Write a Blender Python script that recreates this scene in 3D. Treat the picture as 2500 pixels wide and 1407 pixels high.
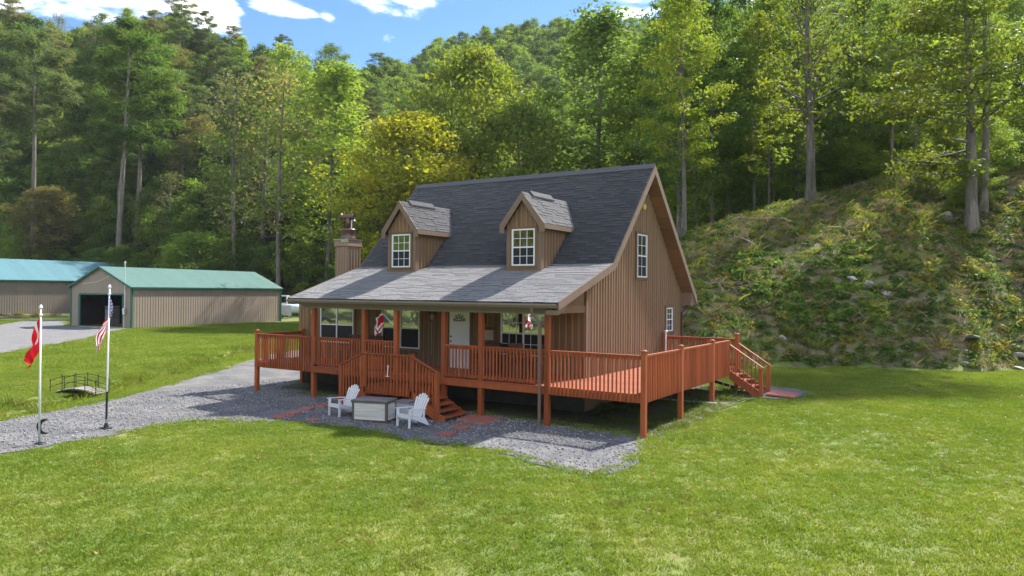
import bpy, math, random
import numpy as np
from mathutils import Vector, Matrix, geometry
random.seed(7); rng = np.random.default_rng(7)
S = bpy.context.scene; COL = S.collection; R_ = math.radians
for _o in list(bpy.data.objects): bpy.data.objects.remove(_o)

# ------------------------------------------------------------------ camera, sky, sun, exposure
CAM = Vector((7.52, -18.31, 3.89)); YAW, PITCH, ROLL = R_(32.517), R_(0.222), R_(0.463)
CYW, SYW = math.cos(YAW), math.sin(YAW)
_d = Vector((-SYW*math.cos(PITCH), CYW*math.cos(PITCH), math.sin(PITCH)))
_r0 = Vector((CYW, SYW, 0)); _u0 = _r0.cross(_d)
_r = _r0*math.cos(ROLL) + _u0*math.sin(ROLL); _u = _u0*math.cos(ROLL) - _r0*math.sin(ROLL)
cam = bpy.data.objects.new('camera', bpy.data.cameras.new('camera')); COL.objects.link(cam); S.camera = cam
cam.matrix_world = Matrix(((_r.x, _u.x, -_d.x, CAM.x), (_r.y, _u.y, -_d.y, CAM.y), (_r.z, _u.z, -_d.z, CAM.z), (0, 0, 0, 1)))
cam.data.sensor_width = 36; cam.data.lens = 25.81; cam.data.clip_end = 4000; cam.data.clip_start = .1

SUN_DIR = Vector((.20, 1.0, 1.0)).normalized()
W = bpy.data.worlds.new('World'); S.world = W; W.use_nodes = True
CLOUD_OFF = (.5, .3, 0.0)
def _world():
    nt = W.node_tree; N, L = nt.nodes, nt.links; N.clear()
    out = N.new('ShaderNodeOutputWorld'); bg = N.new('ShaderNodeBackground'); L.new(bg.outputs[0], out.inputs[0])
    sky = N.new('ShaderNodeTexSky'); sky.sky_type = 'NISHITA'; sky.sun_disc = False
    sky.sun_elevation = math.asin(SUN_DIR.z); sky.sun_rotation = math.atan2(SUN_DIR.x, SUN_DIR.y)
    sky.altitude = 400; sky.air_density = 1.0; sky.dust_density = .3; sky.ozone_density = 4.5
    tc = N.new('ShaderNodeTexCoord')
    def vm(op, a, b=None):
        n = N.new('ShaderNodeVectorMath'); n.operation = op
        for i, v in enumerate((a, b)):
            if v is None: continue
            if hasattr(v, 'is_output'): L.new(v, n.inputs[i])
            else: n.inputs[i].default_value = v
        return n.outputs['Value'] if op in ('DOT_PRODUCT', 'LENGTH') else n.outputs['Vector']
    def mt(op, a, b=0.0, clamp=False):
        n = N.new('ShaderNodeMath'); n.operation = op; n.use_clamp = clamp
        for i, v in enumerate((a, b)):
            if hasattr(v, 'is_output'): L.new(v, n.inputs[i])
            else: n.inputs[i].default_value = v
        return n.outputs[0]
    g = tc.outputs['Generated']
    # clouds laid on a plane 1 unit overhead
    sep = N.new('ShaderNodeSeparateXYZ'); L.new(g, sep.inputs[0])
    zz = mt('MAXIMUM', sep.outputs['Z'], .06)
    cmb = N.new('ShaderNodeCombineXYZ'); L.new(mt('DIVIDE', sep.outputs['X'], zz), cmb.inputs[0]); L.new(mt('DIVIDE', sep.outputs['Y'], zz), cmb.inputs[1])
    n1 = N.new('ShaderNodeTexNoise'); n1.inputs['Scale'].default_value = 2.6; n1.inputs['Detail'].default_value = 9; n1.inputs['Roughness'].default_value = .58; n1.inputs['Distortion'].default_value = .35
    L.new(cmb.outputs[0], n1.inputs['Vector'])
    n2 = N.new('ShaderNodeTexNoise'); n2.inputs['Scale'].default_value = .55; n2.inputs['Detail'].default_value = 2
    n2.inputs['Scale'].default_value = .55
    L.new(vm('ADD', cmb.outputs[0], CLOUD_OFF), n2.inputs['Vector'])
    dens = mt('MULTIPLY', mt('SUBTRACT', n2.outputs[0], .46), 5.0)  # cloud cover thickened out of view to add fill light
    dens = mt('MINIMUM', dens, .55)
    f = 1792.5
    def at(px, py): return (_d*f + _r*(px-1250) + _u*(703.5-py)).normalized()
    for (px, py, sx, sy, tilt, amp) in ((470, -10, 95, 62, -28, 1.1), (345, 12, 40, 14, 0, .45), (560, 62, 45, 22, -30, .7), (705, 22, 95, 20, -12, 1.15), (800, 42, 42, 24, -30, .8)):
        c = at(px, py); h = (at(px+50, py)-at(px-50, py)).normalized(); v = c.cross(h)*-1
        t = R_(tilt); hh = h*math.cos(t) + v*math.sin(t); vv = v*math.cos(t) - h*math.sin(t)
        dv = vm('SUBTRACT', g, tuple(c))
        a = mt('DIVIDE', vm('DOT_PRODUCT', dv, tuple(hh)), sx/f); b = mt('DIVIDE', vm('DOT_PRODUCT', dv, tuple(vv)), sy/f)
        rr = mt('ADD', mt('MULTIPLY', a, a), mt('MULTIPLY', b, b))
        gs = mt('SUBTRACT', mt('MULTIPLY', mt('SUBTRACT', 1.35, mt('SQRT', rr)), amp), .25)
        dens = mt('MAXIMUM', dens, gs)
    tot = mt('ADD', dens, mt('MULTIPLY', mt('SUBTRACT', n1.outputs[0], .55), 3.2))
    mr = N.new('ShaderNodeMapRange'); mr.interpolation_type = 'SMOOTHSTEP'; L.new(tot, mr.inputs[0]); mr.inputs[1].default_value = 0; mr.inputs[2].default_value = 1.35
    hs = N.new('ShaderNodeHueSaturation'); hs.inputs['Saturation'].default_value = 1.16; hs.inputs['Hue'].default_value = .505; hs.inputs['Value'].default_value = .35; L.new(sky.outputs[0], hs.inputs['Color'])
    mx = N.new('ShaderNodeMix'); mx.data_type = 'RGBA'; L.new(mr.outputs[0], mx.inputs[0]); L.new(hs.outputs[0], mx.inputs[6]); mx.inputs[7].default_value = (15.0, 14.6, 14.0, 1)  # clouds made extra bright to raise the fill light
    L.new(mx.outputs[2], bg.inputs[0]); bg.inputs[1].default_value = .15
_world()
sun = bpy.data.objects.new('sun', bpy.data.lights.new('sun', 'SUN')); COL.objects.link(sun)
sun.data.energy = 2.9; sun.data.angle = R_(1.5); sun.data.color = (1, .955, .88)
sun.rotation_euler = SUN_DIR.to_track_quat('Z', 'Y').to_euler(); sun.location = (20, 40, 60)
S.view_settings.view_transform = 'Standard'; S.view_settings.look = 'None'; S.view_settings.gamma = 1; S.view_settings.exposure = 2.1
try: S.view_settings.use_curve_mapping = False
except Exception: pass
S.render.engine = 'CYCLES'; S.cycles.max_bounces = 7; S.cycles.transmission_bounces = 5; S.cycles.transparent_max_bounces = 6; S.cycles.use_denoising = True
S.cycles.sample_clamp_indirect = 6

# ------------------------------------------------------------------ materials
def mat(name, col, rough=.75, var=.18, scale=6, stretch=(1, 1, 1), bump=0, bscale=30, rnd=.0, spec=.3, metal=0, col2=None, c2scale=1.5, c2lo=.45, c2hi=.6, island=False, translucent=0, detail=5):
    m = bpy.data.materials.new(name); m.use_nodes = True
    nt = m.node_tree; N, L = nt.nodes, nt.links; P = N['Principled BSDF']
    P.inputs['Roughness'].default_value = rough; P.inputs['Metallic'].default_value = metal; P.inputs['Specular IOR Level'].default_value = spec
    tc = N.new('ShaderNodeTexCoord'); oi = N.new('ShaderNodeObjectInfo')
    add = N.new('ShaderNodeVectorMath'); add.operation = 'ADD'
    sc = N.new('ShaderNodeMath'); sc.operation = 'MULTIPLY'; sc.inputs[1].default_value = 37.0 if rnd else 0.0
    L.new(oi.outputs['Random'], sc.inputs[0]); L.new(tc.outputs['Object'], add.inputs[0]); L.new(sc.outputs[0], add.inputs[1])
    mp = N.new('ShaderNodeMapping'); mp.inputs['Scale'].default_value = stretch; L.new(add.outputs[0], mp.inputs[0])
    nz = N.new('ShaderNodeTexNoise'); nz.inputs['Scale'].default_value = scale; nz.inputs['Detail'].default_value = detail; nz.inputs['Roughness'].default_value = .62; L.new(mp.outputs[0], nz.inputs['Vector'])
    mr = N.new('ShaderNodeMapRange'); mr.inputs[1].default_value = .25; mr.inputs[2].default_value = .75; mr.inputs[3].default_value = 1-var; mr.inputs[4].default_value = 1+var; L.new(nz.outputs[0], mr.inputs[0])
    val = mr.outputs[0]
    if rnd:
        r2 = N.new('ShaderNodeMapRange'); r2.inputs[3].default_value = 1-rnd; r2.inputs[4].default_value = 1+rnd
        if island:
            ge = N.new('ShaderNodeNewGeometry'); fa = N.new('ShaderNodeMath'); fa.operation = 'ADD'; fr = N.new('ShaderNodeMath'); fr.operation = 'FRACT'
            L.new(ge.outputs['Random Per Island'], fa.inputs[0]); L.new(oi.outputs['Random'], fa.inputs[1]); L.new(fa.outputs[0], fr.inputs[0]); L.new(fr.outputs[0], r2.inputs[0])
        else: L.new(oi.outputs['Random'], r2.inputs[0])
        ml = N.new('ShaderNodeMath'); ml.operation = 'MULTIPLY'; L.new(val, ml.inputs[0]); L.new(r2.outputs[0], ml.inputs[1]); val = ml.outputs[0]
    base = N.new('ShaderNodeMix'); base.data_type = 'RGBA'; base.blend_type = 'MIX'
    base.inputs[6].default_value = (*col, 1); base.inputs[7].default_value = (*(col2 or col), 1); base.inputs[0].default_value = 0
    if col2:
        n3 = N.new('ShaderNodeTexNoise'); n3.inputs['Scale'].default_value = c2scale; n3.inputs['Detail'].default_value = 6; n3.inputs['Roughness'].default_value = .6; L.new(mp.outputs[0], n3.inputs['Vector'])
        m3 = N.new('ShaderNodeMapRange'); m3.inputs[1].default_value = c2lo; m3.inputs[2].default_value = c2hi; L.new(n3.outputs[0], m3.inputs[0]); L.new(m3.outputs[0], base.inputs[0])
    sm = N.new('ShaderNodeVectorMath'); sm.operation = 'SCALE'; L.new(base.outputs[2], sm.inputs[0]); L.new(val, sm.inputs['Scale'])
    L.new(sm.outputs[0], P.inputs['Base Color'])
    if bump:
        b = N.new('ShaderNodeBump'); b.inputs['Strength'].default_value = min(1, bump); b.inputs['Distance'].default_value = .02
        nb = N.new('ShaderNodeTexNoise'); nb.inputs['Scale'].default_value = bscale; nb.inputs['Detail'].default_value = 4; L.new(mp.outputs[0], nb.inputs['Vector'])
        L.new(nb.outputs[0], b.inputs['Height']); L.new(b.outputs[0], P.inputs['Normal'])
    if translucent:
        tr = N.new('ShaderNodeBsdfTranslucent'); L.new(sm.outputs[0], tr.inputs[0]); ms = N.new('ShaderNodeMixShader'); ms.inputs[0].default_value = translucent
        L.new(P.outputs[0], ms.inputs[1]); L.new(tr.outputs[0], ms.inputs[2]); L.new(ms.outputs[0], N['Material Output'].inputs[0])
    return m

def leaf_mat(name, c1, c2, tr=.5, bright=1.0, obj_var=.25, ground=False):
    m = bpy.data.materials.new(name); m.use_nodes = True
    nt = m.node_tree; N, L = nt.nodes, nt.links; P = N['Principled BSDF']; P.inputs['Roughness'].default_value = .6; P.inputs['Specular IOR Level'].default_value = .12
    ge = N.new('ShaderNodeNewGeometry'); oi = N.new('ShaderNodeObjectInfo'); tc = N.new('ShaderNodeTexCoord')
    nz = N.new('ShaderNodeTexNoise'); nz.inputs['Scale'].default_value = .35; nz.inputs['Detail'].default_value = 3; L.new(ge.outputs['Position'] if ground else tc.outputs['Object'], nz.inputs['Vector'])
    if ground: nz.inputs['Detail'].default_value = 8; nz.inputs['Roughness'].default_value = .65
    s = N.new('ShaderNodeMath'); s.operation = 'MULTIPLY_ADD'; L.new(ge.outputs['Random Per Island'], s.inputs[0]); s.inputs[1].default_value = .5
    q = N.new('ShaderNodeMapRange'); q.inputs[1].default_value = .3; q.inputs[2].default_value = .7; q.inputs[3].default_value = -.25; q.inputs[4].default_value = .75; L.new(nz.outputs[0], q.inputs[0]); L.new(q.outputs[0], s.inputs[2])
    mx = N.new('ShaderNodeMix'); mx.data_type = 'RGBA'; L.new(s.outputs[0], mx.inputs[0]); mx.inputs[6].default_value = (*c1, 1); mx.inputs[7].default_value = (*c2, 1)
    r2 = N.new('ShaderNodeMapRange'); r2.inputs[3].default_value = bright*(1-obj_var); r2.inputs[4].default_value = bright*(1+obj_var); L.new(oi.outputs['Random'], r2.inputs[0])
    sm = N.new('ShaderNodeVectorMath'); sm.operation = 'SCALE'; L.new(mx.outputs[2], sm.inputs[0]); L.new(r2.outputs[0], sm.inputs['Scale'])
    L.new(sm.outputs[0], P.inputs['Base Color'])
    t2 = N.new('ShaderNodeVectorMath'); t2.operation = 'MULTIPLY'; L.new(sm.outputs[0], t2.inputs[0]); t2.inputs[1].default_value = (1.35, 1.35, .7)
    t = N.new('ShaderNodeBsdfTranslucent'); L.new(t2.outputs[0], t.inputs[0]); ms = N.new('ShaderNodeMixShader'); ms.inputs[0].default_value = tr
    L.new(P.outputs[0], ms.inputs[1]); L.new(t.outputs[0], ms.inputs[2]); L.new(ms.outputs[0], N['Material Output'].inputs[0])
    return m

M = {}
M['stain'] = mat('red_deck_stain', (0.285, 0.074, 0.025), .6, .22, 9, (1, 1, .18), .25, 60, rnd=.22, spec=.25)
M['stain_floor'] = mat('red_deck_boards', (0.272, 0.074, 0.032), .6, .22, 7, (.2, 1, 1), .25, 50, rnd=.16, spec=.25)
M['siding'] = mat('brown_siding', (0.18, 0.108, 0.056), .8, .12, 5, (1, 1, .12), .25, 40, rnd=.20)
M['batten'] = mat('brown_battens', (0.245, 0.152, 0.086), .8, .12, 5, (1, 1, .12), .25, 40, rnd=.08)  # battens coloured paler than the boards to imitate sun grazing them
M['trim'] = mat('tan_brown_trim', (0.176, 0.119, 0.082), .7, .12, 4, (1, 1, 1), .15, 40, rnd=.05)
M['chase'] = mat('tan_chimney_boards', (.25, .172, .118), .8, .12, 5, (1, 1, .12), .2, 40, rnd=.1)
M['gutter'] = mat('brown_metal_gutter', (0.200, 0.160, 0.120), .45, .08, 3, spec=.4)
M['shingle'] = mat('charcoal_shingles', (0.025, 0.025, 0.027), .9, .20, 60, (1, 1, 1), .5, 180, rnd=.20, island=True, spec=.06)
_p = M['shingle'].node_tree.nodes['Principled BSDF']; _p.inputs['Sheen Weight'].default_value = .68; _p.inputs['Sheen Roughness'].default_value = .38; _p.inputs['Sheen Tint'].default_value = (.95, .93, .95, 1)
M['roofdeck'] = mat('roof_underlay', (.05, .05, .055), .9, .2, 4)
M['white'] = mat('white_vinyl', (0.681, 0.681, 0.681), .45, .04, 4, spec=.4)
M['door'] = mat('white_door_paint', (.78, .79, .80), .45, .03, 4, spec=.35)
M['black'] = mat('black_metal', (.015, .015, .016), .45, .1, 5, spec=.4)
M['foundation'] = mat('dark_block_foundation', (.06, .056, .05), .9, .25, 3, bump=.3)
M['steel'] = mat('galvanised_steel', (.62, .64, .66), .3, .12, 5, metal=.9)
M['bronze'] = mat('brown_flue_metal', (.14, .085, .07), .38, .2, 6, metal=.6)
M['alu'] = mat('brushed_aluminium', (.72, .73, .75), .38, .05, 4, metal=.55)
M['plastic'] = mat('white_plastic', (0.607, 0.607, 0.616), .42, .03, 4, spec=.4)
M['boxslat'] = mat('pale_box_slats', (0.510, 0.497, 0.468), .65, .22, 5, (.3, 1, 3), rnd=.08)
M['boxlid'] = mat('brown_box_lid', (.10, .085, .07), .6, .15, 5)
M['boxtop'] = mat('mauve_grey_lid_top', (.17, .15, .155), .55, .15, 5)
M['paver'] = mat('red_concrete_paver', (0.306, 0.113, 0.086), .9, .25, 7, bump=.4, rnd=.18)
M['tan_metal'] = mat('tan_metal_cladding', (0.264, 0.212, 0.164), .5, .06, 2, spec=.35, rnd=.05)
M['tan_metal2'] = mat('grey_tan_metal_cladding', (0.205, 0.164, 0.135), .55, .07, 2, spec=.3, rnd=.05)
M['teal'] = mat('pale_green_roof_metal', (0.098, 0.183, 0.156), .6, .07, 1.5, spec=.25, rnd=.05)
M['teal2'] = mat('blue_green_roof_metal', (0.094, 0.203, 0.230), .6, .07, 1.5, spec=.3, rnd=.05)
M['green_trim'] = mat('dark_green_trim', (.012, .085, .06), .45, .08, 3, spec=.4)
M['concrete'] = mat('pale_concrete', (.42, .40, .37), .9, .15, 3, bump=.2)
M['timber'] = mat('weathered_timber', (.30, .235, .16), .85, .25, 4, rnd=.2)
M['rock'] = mat('pale_grey_rock', (.30, .285, .26), .9, .4, 2.2, bump=.8, bscale=6, col2=(.12, .13, .08), c2scale=1.3, c2lo=.5, c2hi=.62, rnd=.15)
M['bark'] = mat('grey_bark', (.165, .14, .118), .95, .45, 3, (3, 3, .5), .9, 14, rnd=.15, col2=(.09, .085, .06), c2scale=.8)
M['bark_dark'] = mat('dark_bark', (.085, .07, .055), .95, .4, 3, (3, 3, .5), .9, 14, rnd=.2)
M['cushion'] = mat('dull_red_cushion', (.14, .05, .045), .9, .2, 4)
M['darkwood'] = mat('dark_red_wood', (.13, .045, .028), .6, .2, 6, rnd=.1)
M['amber'] = mat('amber_lamp_glass', (.75, .52, .22), .3, .1, 5)
M['yellow'] = mat('yellow_lens', (.55, .42, .05), .4, .1, 5)
M['tank'] = mat('pale_blue_tank_paint', (.50, .58, .66), .45, .1, 2, spec=.4)
M['greybox'] = mat('grey_tarpaulin', (.36, .38, .42), .6, .15, 2)
M['rubber'] = mat('black_rubber', (.02, .02, .02), .8, .1, 3)
M['dirt_dark'] = mat('garage_floor', (.16, .15, .14), .9, .2, 2)
M['junk'] = mat('dusty_workshop_things', (.22, .20, .18), .7, .4, 3, rnd=.5)
M['cable'] = mat('pale_cable', (.55, .52, .46), .6, .05, 3)
M['bone'] = mat('bleached_bone', (.42, .33, .24), .8, .2, 8)
M['screen'] = mat('insect_screen', (.016, .017, .018), .55, .15, 3, spec=.3)
M['red_cloth'] = mat('red_flag_cloth', (.52, .008, .018), .75, .06, 3, translucent=.3)
def glass_mat():
    m = bpy.data.materials.new('window_glass'); m.use_nodes = True; N, L = m.node_tree.nodes, m.node_tree.links; P = N['Principled BSDF']
    P.inputs['Base Color'].default_value = (.016, .018, .018, 1); P.inputs['Roughness'].default_value = .03; P.inputs['IOR'].default_value = 2.9; P.inputs['Specular IOR Level'].default_value = .9
    tc = N.new('ShaderNodeTexCoord'); nz = N.new('ShaderNodeTexNoise'); nz.inputs['Scale'].default_value = 2.2; L.new(tc.outputs['Object'], nz.inputs['Vector'])
    b = N.new('ShaderNodeBump'); b.inputs['Strength'].default_value = .06; b.inputs['Distance'].default_value = .05; L.new(nz.outputs[0], b.inputs['Height']); L.new(b.outputs[0], P.inputs['Normal'])
    return m
M['glass'] = glass_mat()
def gravel_mat(name, c, c2):
    m = bpy.data.materials.new(name); m.use_nodes = True; N, L = m.node_tree.nodes, m.node_tree.links; P = N['Principled BSDF']; P.inputs['Roughness'].default_value = .92; P.inputs['Specular IOR Level'].default_value = .2
    tc = N.new('ShaderNodeTexCoord'); vo = N.new('ShaderNodeTexVoronoi'); vo.inputs['Scale'].default_value = 38; L.new(tc.outputs['Object'], vo.inputs['Vector'])
    bw = N.new('ShaderNodeSeparateColor'); L.new(vo.outputs['Color'], bw.inputs[0])
    mr = N.new('ShaderNodeMapRange'); mr.inputs[3].default_value = .6; mr.inputs[4].default_value = 1.4; L.new(bw.outputs[0], mr.inputs[0])
    n2 = N.new('ShaderNodeTexNoise'); n2.inputs['Scale'].default_value = .9; n2.inputs['Detail'].default_value = 7; L.new(tc.outputs['Object'], n2.inputs['Vector'])
    m2 = N.new('ShaderNodeMapRange'); m2.inputs[1].default_value = .42; m2.inputs[2].default_value = .72; L.new(n2.outputs[0], m2.inputs[0])
    mx = N.new('ShaderNodeMix'); mx.data_type = 'RGBA'; mx.inputs[6].default_value = (*c, 1); mx.inputs[7].default_value = (*c2, 1); L.new(m2.outputs[0], mx.inputs[0])
    sm = N.new('ShaderNodeVectorMath'); sm.operation = 'SCALE'; L.new(mx.outputs[2], sm.inputs[0]); L.new(mr.outputs[0], sm.inputs['Scale']); L.new(sm.outputs[0], P.inputs['Base Color'])
    b = N.new('ShaderNodeBump'); b.inputs['Strength'].default_value = .8; b.inputs['Distance'].default_value = .025; b.invert = True; L.new(vo.outputs['Distance'], b.inputs['Height']); L.new(b.outputs[0], P.inputs['Normal'])
    return m
M['gravel'] = gravel_mat('blue_grey_gravel', (0.122, 0.122, 0.125), (.205, .197, .184))
M['road'] = gravel_mat('pale_road_gravel', (0.162, 0.162, 0.166), (.205, .197, .184))
M['stone'] = mat('gravel_stone', (0.231, 0.231, 0.237), .9, .2, 4, rnd=.45)
M['lawn'] = mat('lawn_soil_and_thatch', (0.106, 0.149, 0.029), .95, .25, 5, col2=(.17, .175, .045), c2scale=.35, c2lo=.42, c2hi=.66, bump=1, bscale=22, detail=9)
M['hillside'] = mat('hillside_earth', (.16, .125, .075), .95, .45, 2.5, col2=(.11, .13, .036), c2scale=.5, c2lo=.42, c2hi=.6, bump=1, bscale=6, detail=9)
M['forest_floor'] = mat('forest_floor', (.040, .042, .016), .95, .5, .8, col2=(.03, .05, .012), c2scale=.2, bump=1, bscale=3)
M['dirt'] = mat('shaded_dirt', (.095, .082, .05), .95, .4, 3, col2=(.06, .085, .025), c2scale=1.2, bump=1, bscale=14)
LEAF = {
 'dark': leaf_mat('dark_green_leaves', (0.068, 0.128, 0.028), (0.115, 0.18, 0.04)),
 'mid': leaf_mat('mid_green_leaves', (0.1, 0.172, 0.032), (0.168, 0.232, 0.044)),
 'light': leaf_mat('light_green_leaves', (0.145, 0.222, 0.034), (0.225, 0.28, 0.048)),
 'yellow': leaf_mat('yellow_green_leaves', (0.135, 0.195, 0.026), (0.22, 0.245, 0.03)),
 'gold': leaf_mat('golden_leaves', (0.205, 0.23, 0.02), (0.31, 0.285, 0.026)),
 'olive': leaf_mat('olive_needles', (0.122, 0.14, 0.06), (0.195, 0.185, 0.085)),
 'pine': leaf_mat('pine_needles', (0.076, 0.122, 0.048), (0.13, 0.165, 0.066)),
 'brown': leaf_mat('russet_olive_leaves', (0.15, 0.148, 0.055), (0.215, 0.185, 0.068)),
}
GRASS = [leaf_mat('lawn_blades', (.122, .190, .023), (.222, .268, .044), tr=.38, obj_var=.06, ground=True), leaf_mat('dry_lawn_blades', (.14, .185, .034), (.23, .225, .062), tr=.35, obj_var=.2)]
def flag_mat():
    m = bpy.data.materials.new('striped_flag_cloth'); m.use_nodes = True; N, L = m.node_tree.nodes, m.node_tree.links; P = N['Principled BSDF']; P.inputs['Roughness'].default_value = .8
    uv = N.new('ShaderNodeTexCoord'); sp = N.new('ShaderNodeSeparateXYZ'); L.new(uv.outputs['UV'], sp.inputs[0])
    def mt(op, a, b=0.0):
        n = N.new('ShaderNodeMath'); n.operation = op
        for i, v in enumerate((a, b)):
            if hasattr(v, 'is_output'): L.new(v, n.inputs[i])
            else: n.inputs[i].default_value = v
        return n.outputs[0]
    u, v = sp.outputs['X'], sp.outputs['Y']
    white = mt('GREATER_THAN', mt('MODULO', mt('MULTIPLY', v, 13.0), 2.0), 1.0)
    canton = mt('MULTIPLY', mt('LESS_THAN', u, .4), mt('GREATER_THAN', v, 6/13))
    fx = mt('SUBTRACT', mt('FRACT', mt('MULTIPLY', u, 15.0)), .5); fy = mt('SUBTRACT', mt('FRACT', mt('MULTIPLY', mt('SUBTRACT', v, 6/13), 9.3)), .5)
    star = mt('LESS_THAN', mt('ADD', mt('MULTIPLY', fx, fx), mt('MULTIPLY', fy, fy)), .07)
    a = N.new('ShaderNodeMix'); a.data_type = 'RGBA'; L.new(white, a.inputs[0]); a.inputs[6].default_value = (.48, .012, .03, 1); a.inputs[7].default_value = (.82, .80, .80, 1)
    b = N.new('ShaderNodeMix'); b.data_type = 'RGBA'; L.new(star, b.inputs[0]); b.inputs[6].default_value = (.012, .022, .12, 1); b.inputs[7].default_value = (.82, .80, .80, 1)
    c = N.new('ShaderNodeMix'); c.data_type = 'RGBA'; L.new(canton, c.inputs[0]); L.new(a.outputs[2], c.inputs[6]); L.new(b.outputs[2], c.inputs[7])
    L.new(c.outputs[2], P.inputs['Base Color'])
    t = N.new('ShaderNodeBsdfTranslucent'); L.new(c.outputs[2], t.inputs[0]); ms = N.new('ShaderNodeMixShader'); ms.inputs[0].default_value = .3
    L.new(P.outputs[0], ms.inputs[1]); L.new(t.outputs[0], ms.inputs[2]); L.new(ms.outputs[0], N['Material Output'].inputs[0])
    return m
M['flag'] = flag_mat()

# ------------------------------------------------------------------ mesh helpers
class MB:
    def __init__(s): s.v = []; s.f = []
    def add(s, vs, fs):
        o = len(s.v); s.v.extend(tuple(v) for v in vs); s.f.extend(tuple(i+o for i in f) for f in fs); return s
    def box(s, x0, x1, y0, y1, z0, z1):
        return s.add([(x0, y0, z0), (x1, y0, z0), (x1, y1, z0), (x0, y1, z0), (x0, y0, z1), (x1, y0, z1), (x1, y1, z1), (x0, y1, z1)],
                     [(3, 2, 1, 0), (4, 5, 6, 7), (0, 1, 5, 4), (1, 2, 6, 5), (2, 3, 7, 6), (3, 0, 4, 7)])
    def bar(s, p, q, w, h, up=(0, 0, 1)):
        p, q, up = Vector(p), Vector(q), Vector(up); d = (q-p).normalized(); a = d.cross(up)
        if a.length < 1e-4: a = d.cross(Vector((0, 1, 0)))
        a.normalize(); b = a.cross(d); vs = []
        for c in (p, q):
            for i, j in ((-1, -1), (1, -1), (1, 1), (-1, 1)): vs.append(c + a*(w/2*i) + b*(h/2*j))
        return s.add(vs, [(3, 2, 1, 0), (4, 5, 6, 7), (0, 1, 5, 4), (1, 2, 6, 5), (2, 3, 7, 6), (3, 0, 4, 7)])
    def tube(s, pts, rad, n=8, cap=True):
        pts = [Vector(p) for p in pts]; k = len(pts)
        if not hasattr(rad, '__len__'): rad = [rad]*k
        vs, fs = [], []; a = None
        for i, p in enumerate(pts):
            d = (pts[min(i+1, k-1)] - pts[max(i-1, 0)]).normalized()
            if a is None: a = d.cross(Vector((0, 0, 1)) if abs(d.z) < .9 else Vector((1, 0, 0))).normalized()
            else: a = (a - d*a.dot(d)).normalized()
            b = d.cross(a)
            for j in range(n):
                t = 2*math.pi*j/n; vs.append(p + (a*math.cos(t) + b*math.sin(t))*rad[i])
        for i in range(k-1):
            for j in range(n): fs.append((i*n+j, i*n+(j+1) % n, (i+1)*n+(j+1) % n, (i+1)*n+j))
        if cap: fs.append(tuple(range(n-1, -1, -1))); fs.append(tuple((k-1)*n+j for j in range(n)))
        return s.add(vs, fs)
    def lathe(s, prof, cx=0, cy=0, n=16):
        vs, fs = [], []
        for r, z in prof:
            for j in range(n): t = 2*math.pi*j/n; vs.append((cx+r*math.cos(t), cy+r*math.sin(t), z))
        for i in range(len(prof)-1):
            for j in range(n): fs.append((i*n+j, i*n+(j+1) % n, (i+1)*n+(j+1) % n, (i+1)*n+j))
        fs.append(tuple(range(n-1, -1, -1))); fs.append(tuple((len(prof)-1)*n+j for j in range(n)))
        return s.add(vs, fs)
    def prism(s, poly, off):
        poly = [Vector(p) for p in poly]; off = Vector(off); n = len(poly)
        vs = poly + [p+off for p in poly]
        return s.add(vs, [tuple(range(n-1, -1, -1)), tuple(range(n, 2*n))] + [(i, (i+1) % n, n+(i+1) % n, n+i) for i in range(n)])
    def mesh(s, name, mats=(), smooth=False):
        me = bpy.data.meshes.new(name); me.from_pydata(s.v, [], s.f); me.validate()
        for m in (mats if isinstance(mats, (list, tuple)) else [mats]): me.materials.append(m)
        bm_fix(me)
        if smooth: me.polygons.foreach_set('use_smooth', [True]*len(me.polygons))
        me.update(); return me
import bmesh
def bm_fix(me):
    b = bmesh.new(); b.from_mesh(me); bmesh.ops.recalc_face_normals(b, faces=b.faces); b.to_mesh(me); b.free()
def np_mesh(name, v, f, m, smooth=False):
    v = np.asarray(v, np.float32); f = np.asarray(f, np.int32); k = f.shape[1]
    me = bpy.data.meshes.new(name); me.vertices.add(len(v)); me.vertices.foreach_set('co', v.ravel())
    me.loops.add(f.size); me.loops.foreach_set('vertex_index', f.ravel()); me.polygons.add(len(f))
    me.polygons.foreach_set('loop_start', np.arange(0, f.size, k, dtype=np.int32))
    try: me.polygons.foreach_set('loop_total', np.full(len(f), k, np.int32))
    except Exception: pass
    if smooth: me.polygons.foreach_set('use_smooth', np.ones(len(f), bool))
    for q in (m if isinstance(m, (list, tuple)) else [m]): me.materials.append(q)
    me.update(calc_edges=True); me.validate(); return me
def link(name, data, parent=None, loc=None):
    o = bpy.data.objects.new(name, data); COL.objects.link(o)
    if parent is not None:
        o.parent = parent
        if parent.type == 'EMPTY' and 'base' in PINV.get(parent.name, ()): o.matrix_parent_inverse = PINV[parent.name]['base']
    if loc is not None: o.location = loc
    return o
PINV = {}
def tag(o, label=None, cat=None, group=None, kind=None):
    if label: o['label'] = label
    if cat: o['category'] = cat
    if group: o['group'] = group
    if kind: o['kind'] = kind
    return o
def thing(name, label, cat, loc=(0, 0, 0), rz=0, group=None, world=False):
    """Empty at the thing's base. world=True: its parts are modelled in world coordinates."""
    o = bpy.data.objects.new(name, None); COL.objects.link(o); o.location = loc; o.rotation_euler = (0, 0, rz); o.empty_display_size = .3
    if world: PINV[o.name] = {'base': (Matrix.Translation(loc) @ Matrix.Rotation(rz, 4, 'Z')).inverted()}
    return tag(o, label, cat, group)
def P(name, mb, m, parent, smooth=False, loc=None): return link(name, mb.mesh(name, M[m] if isinstance(m, str) else m, smooth), parent, loc)
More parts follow.
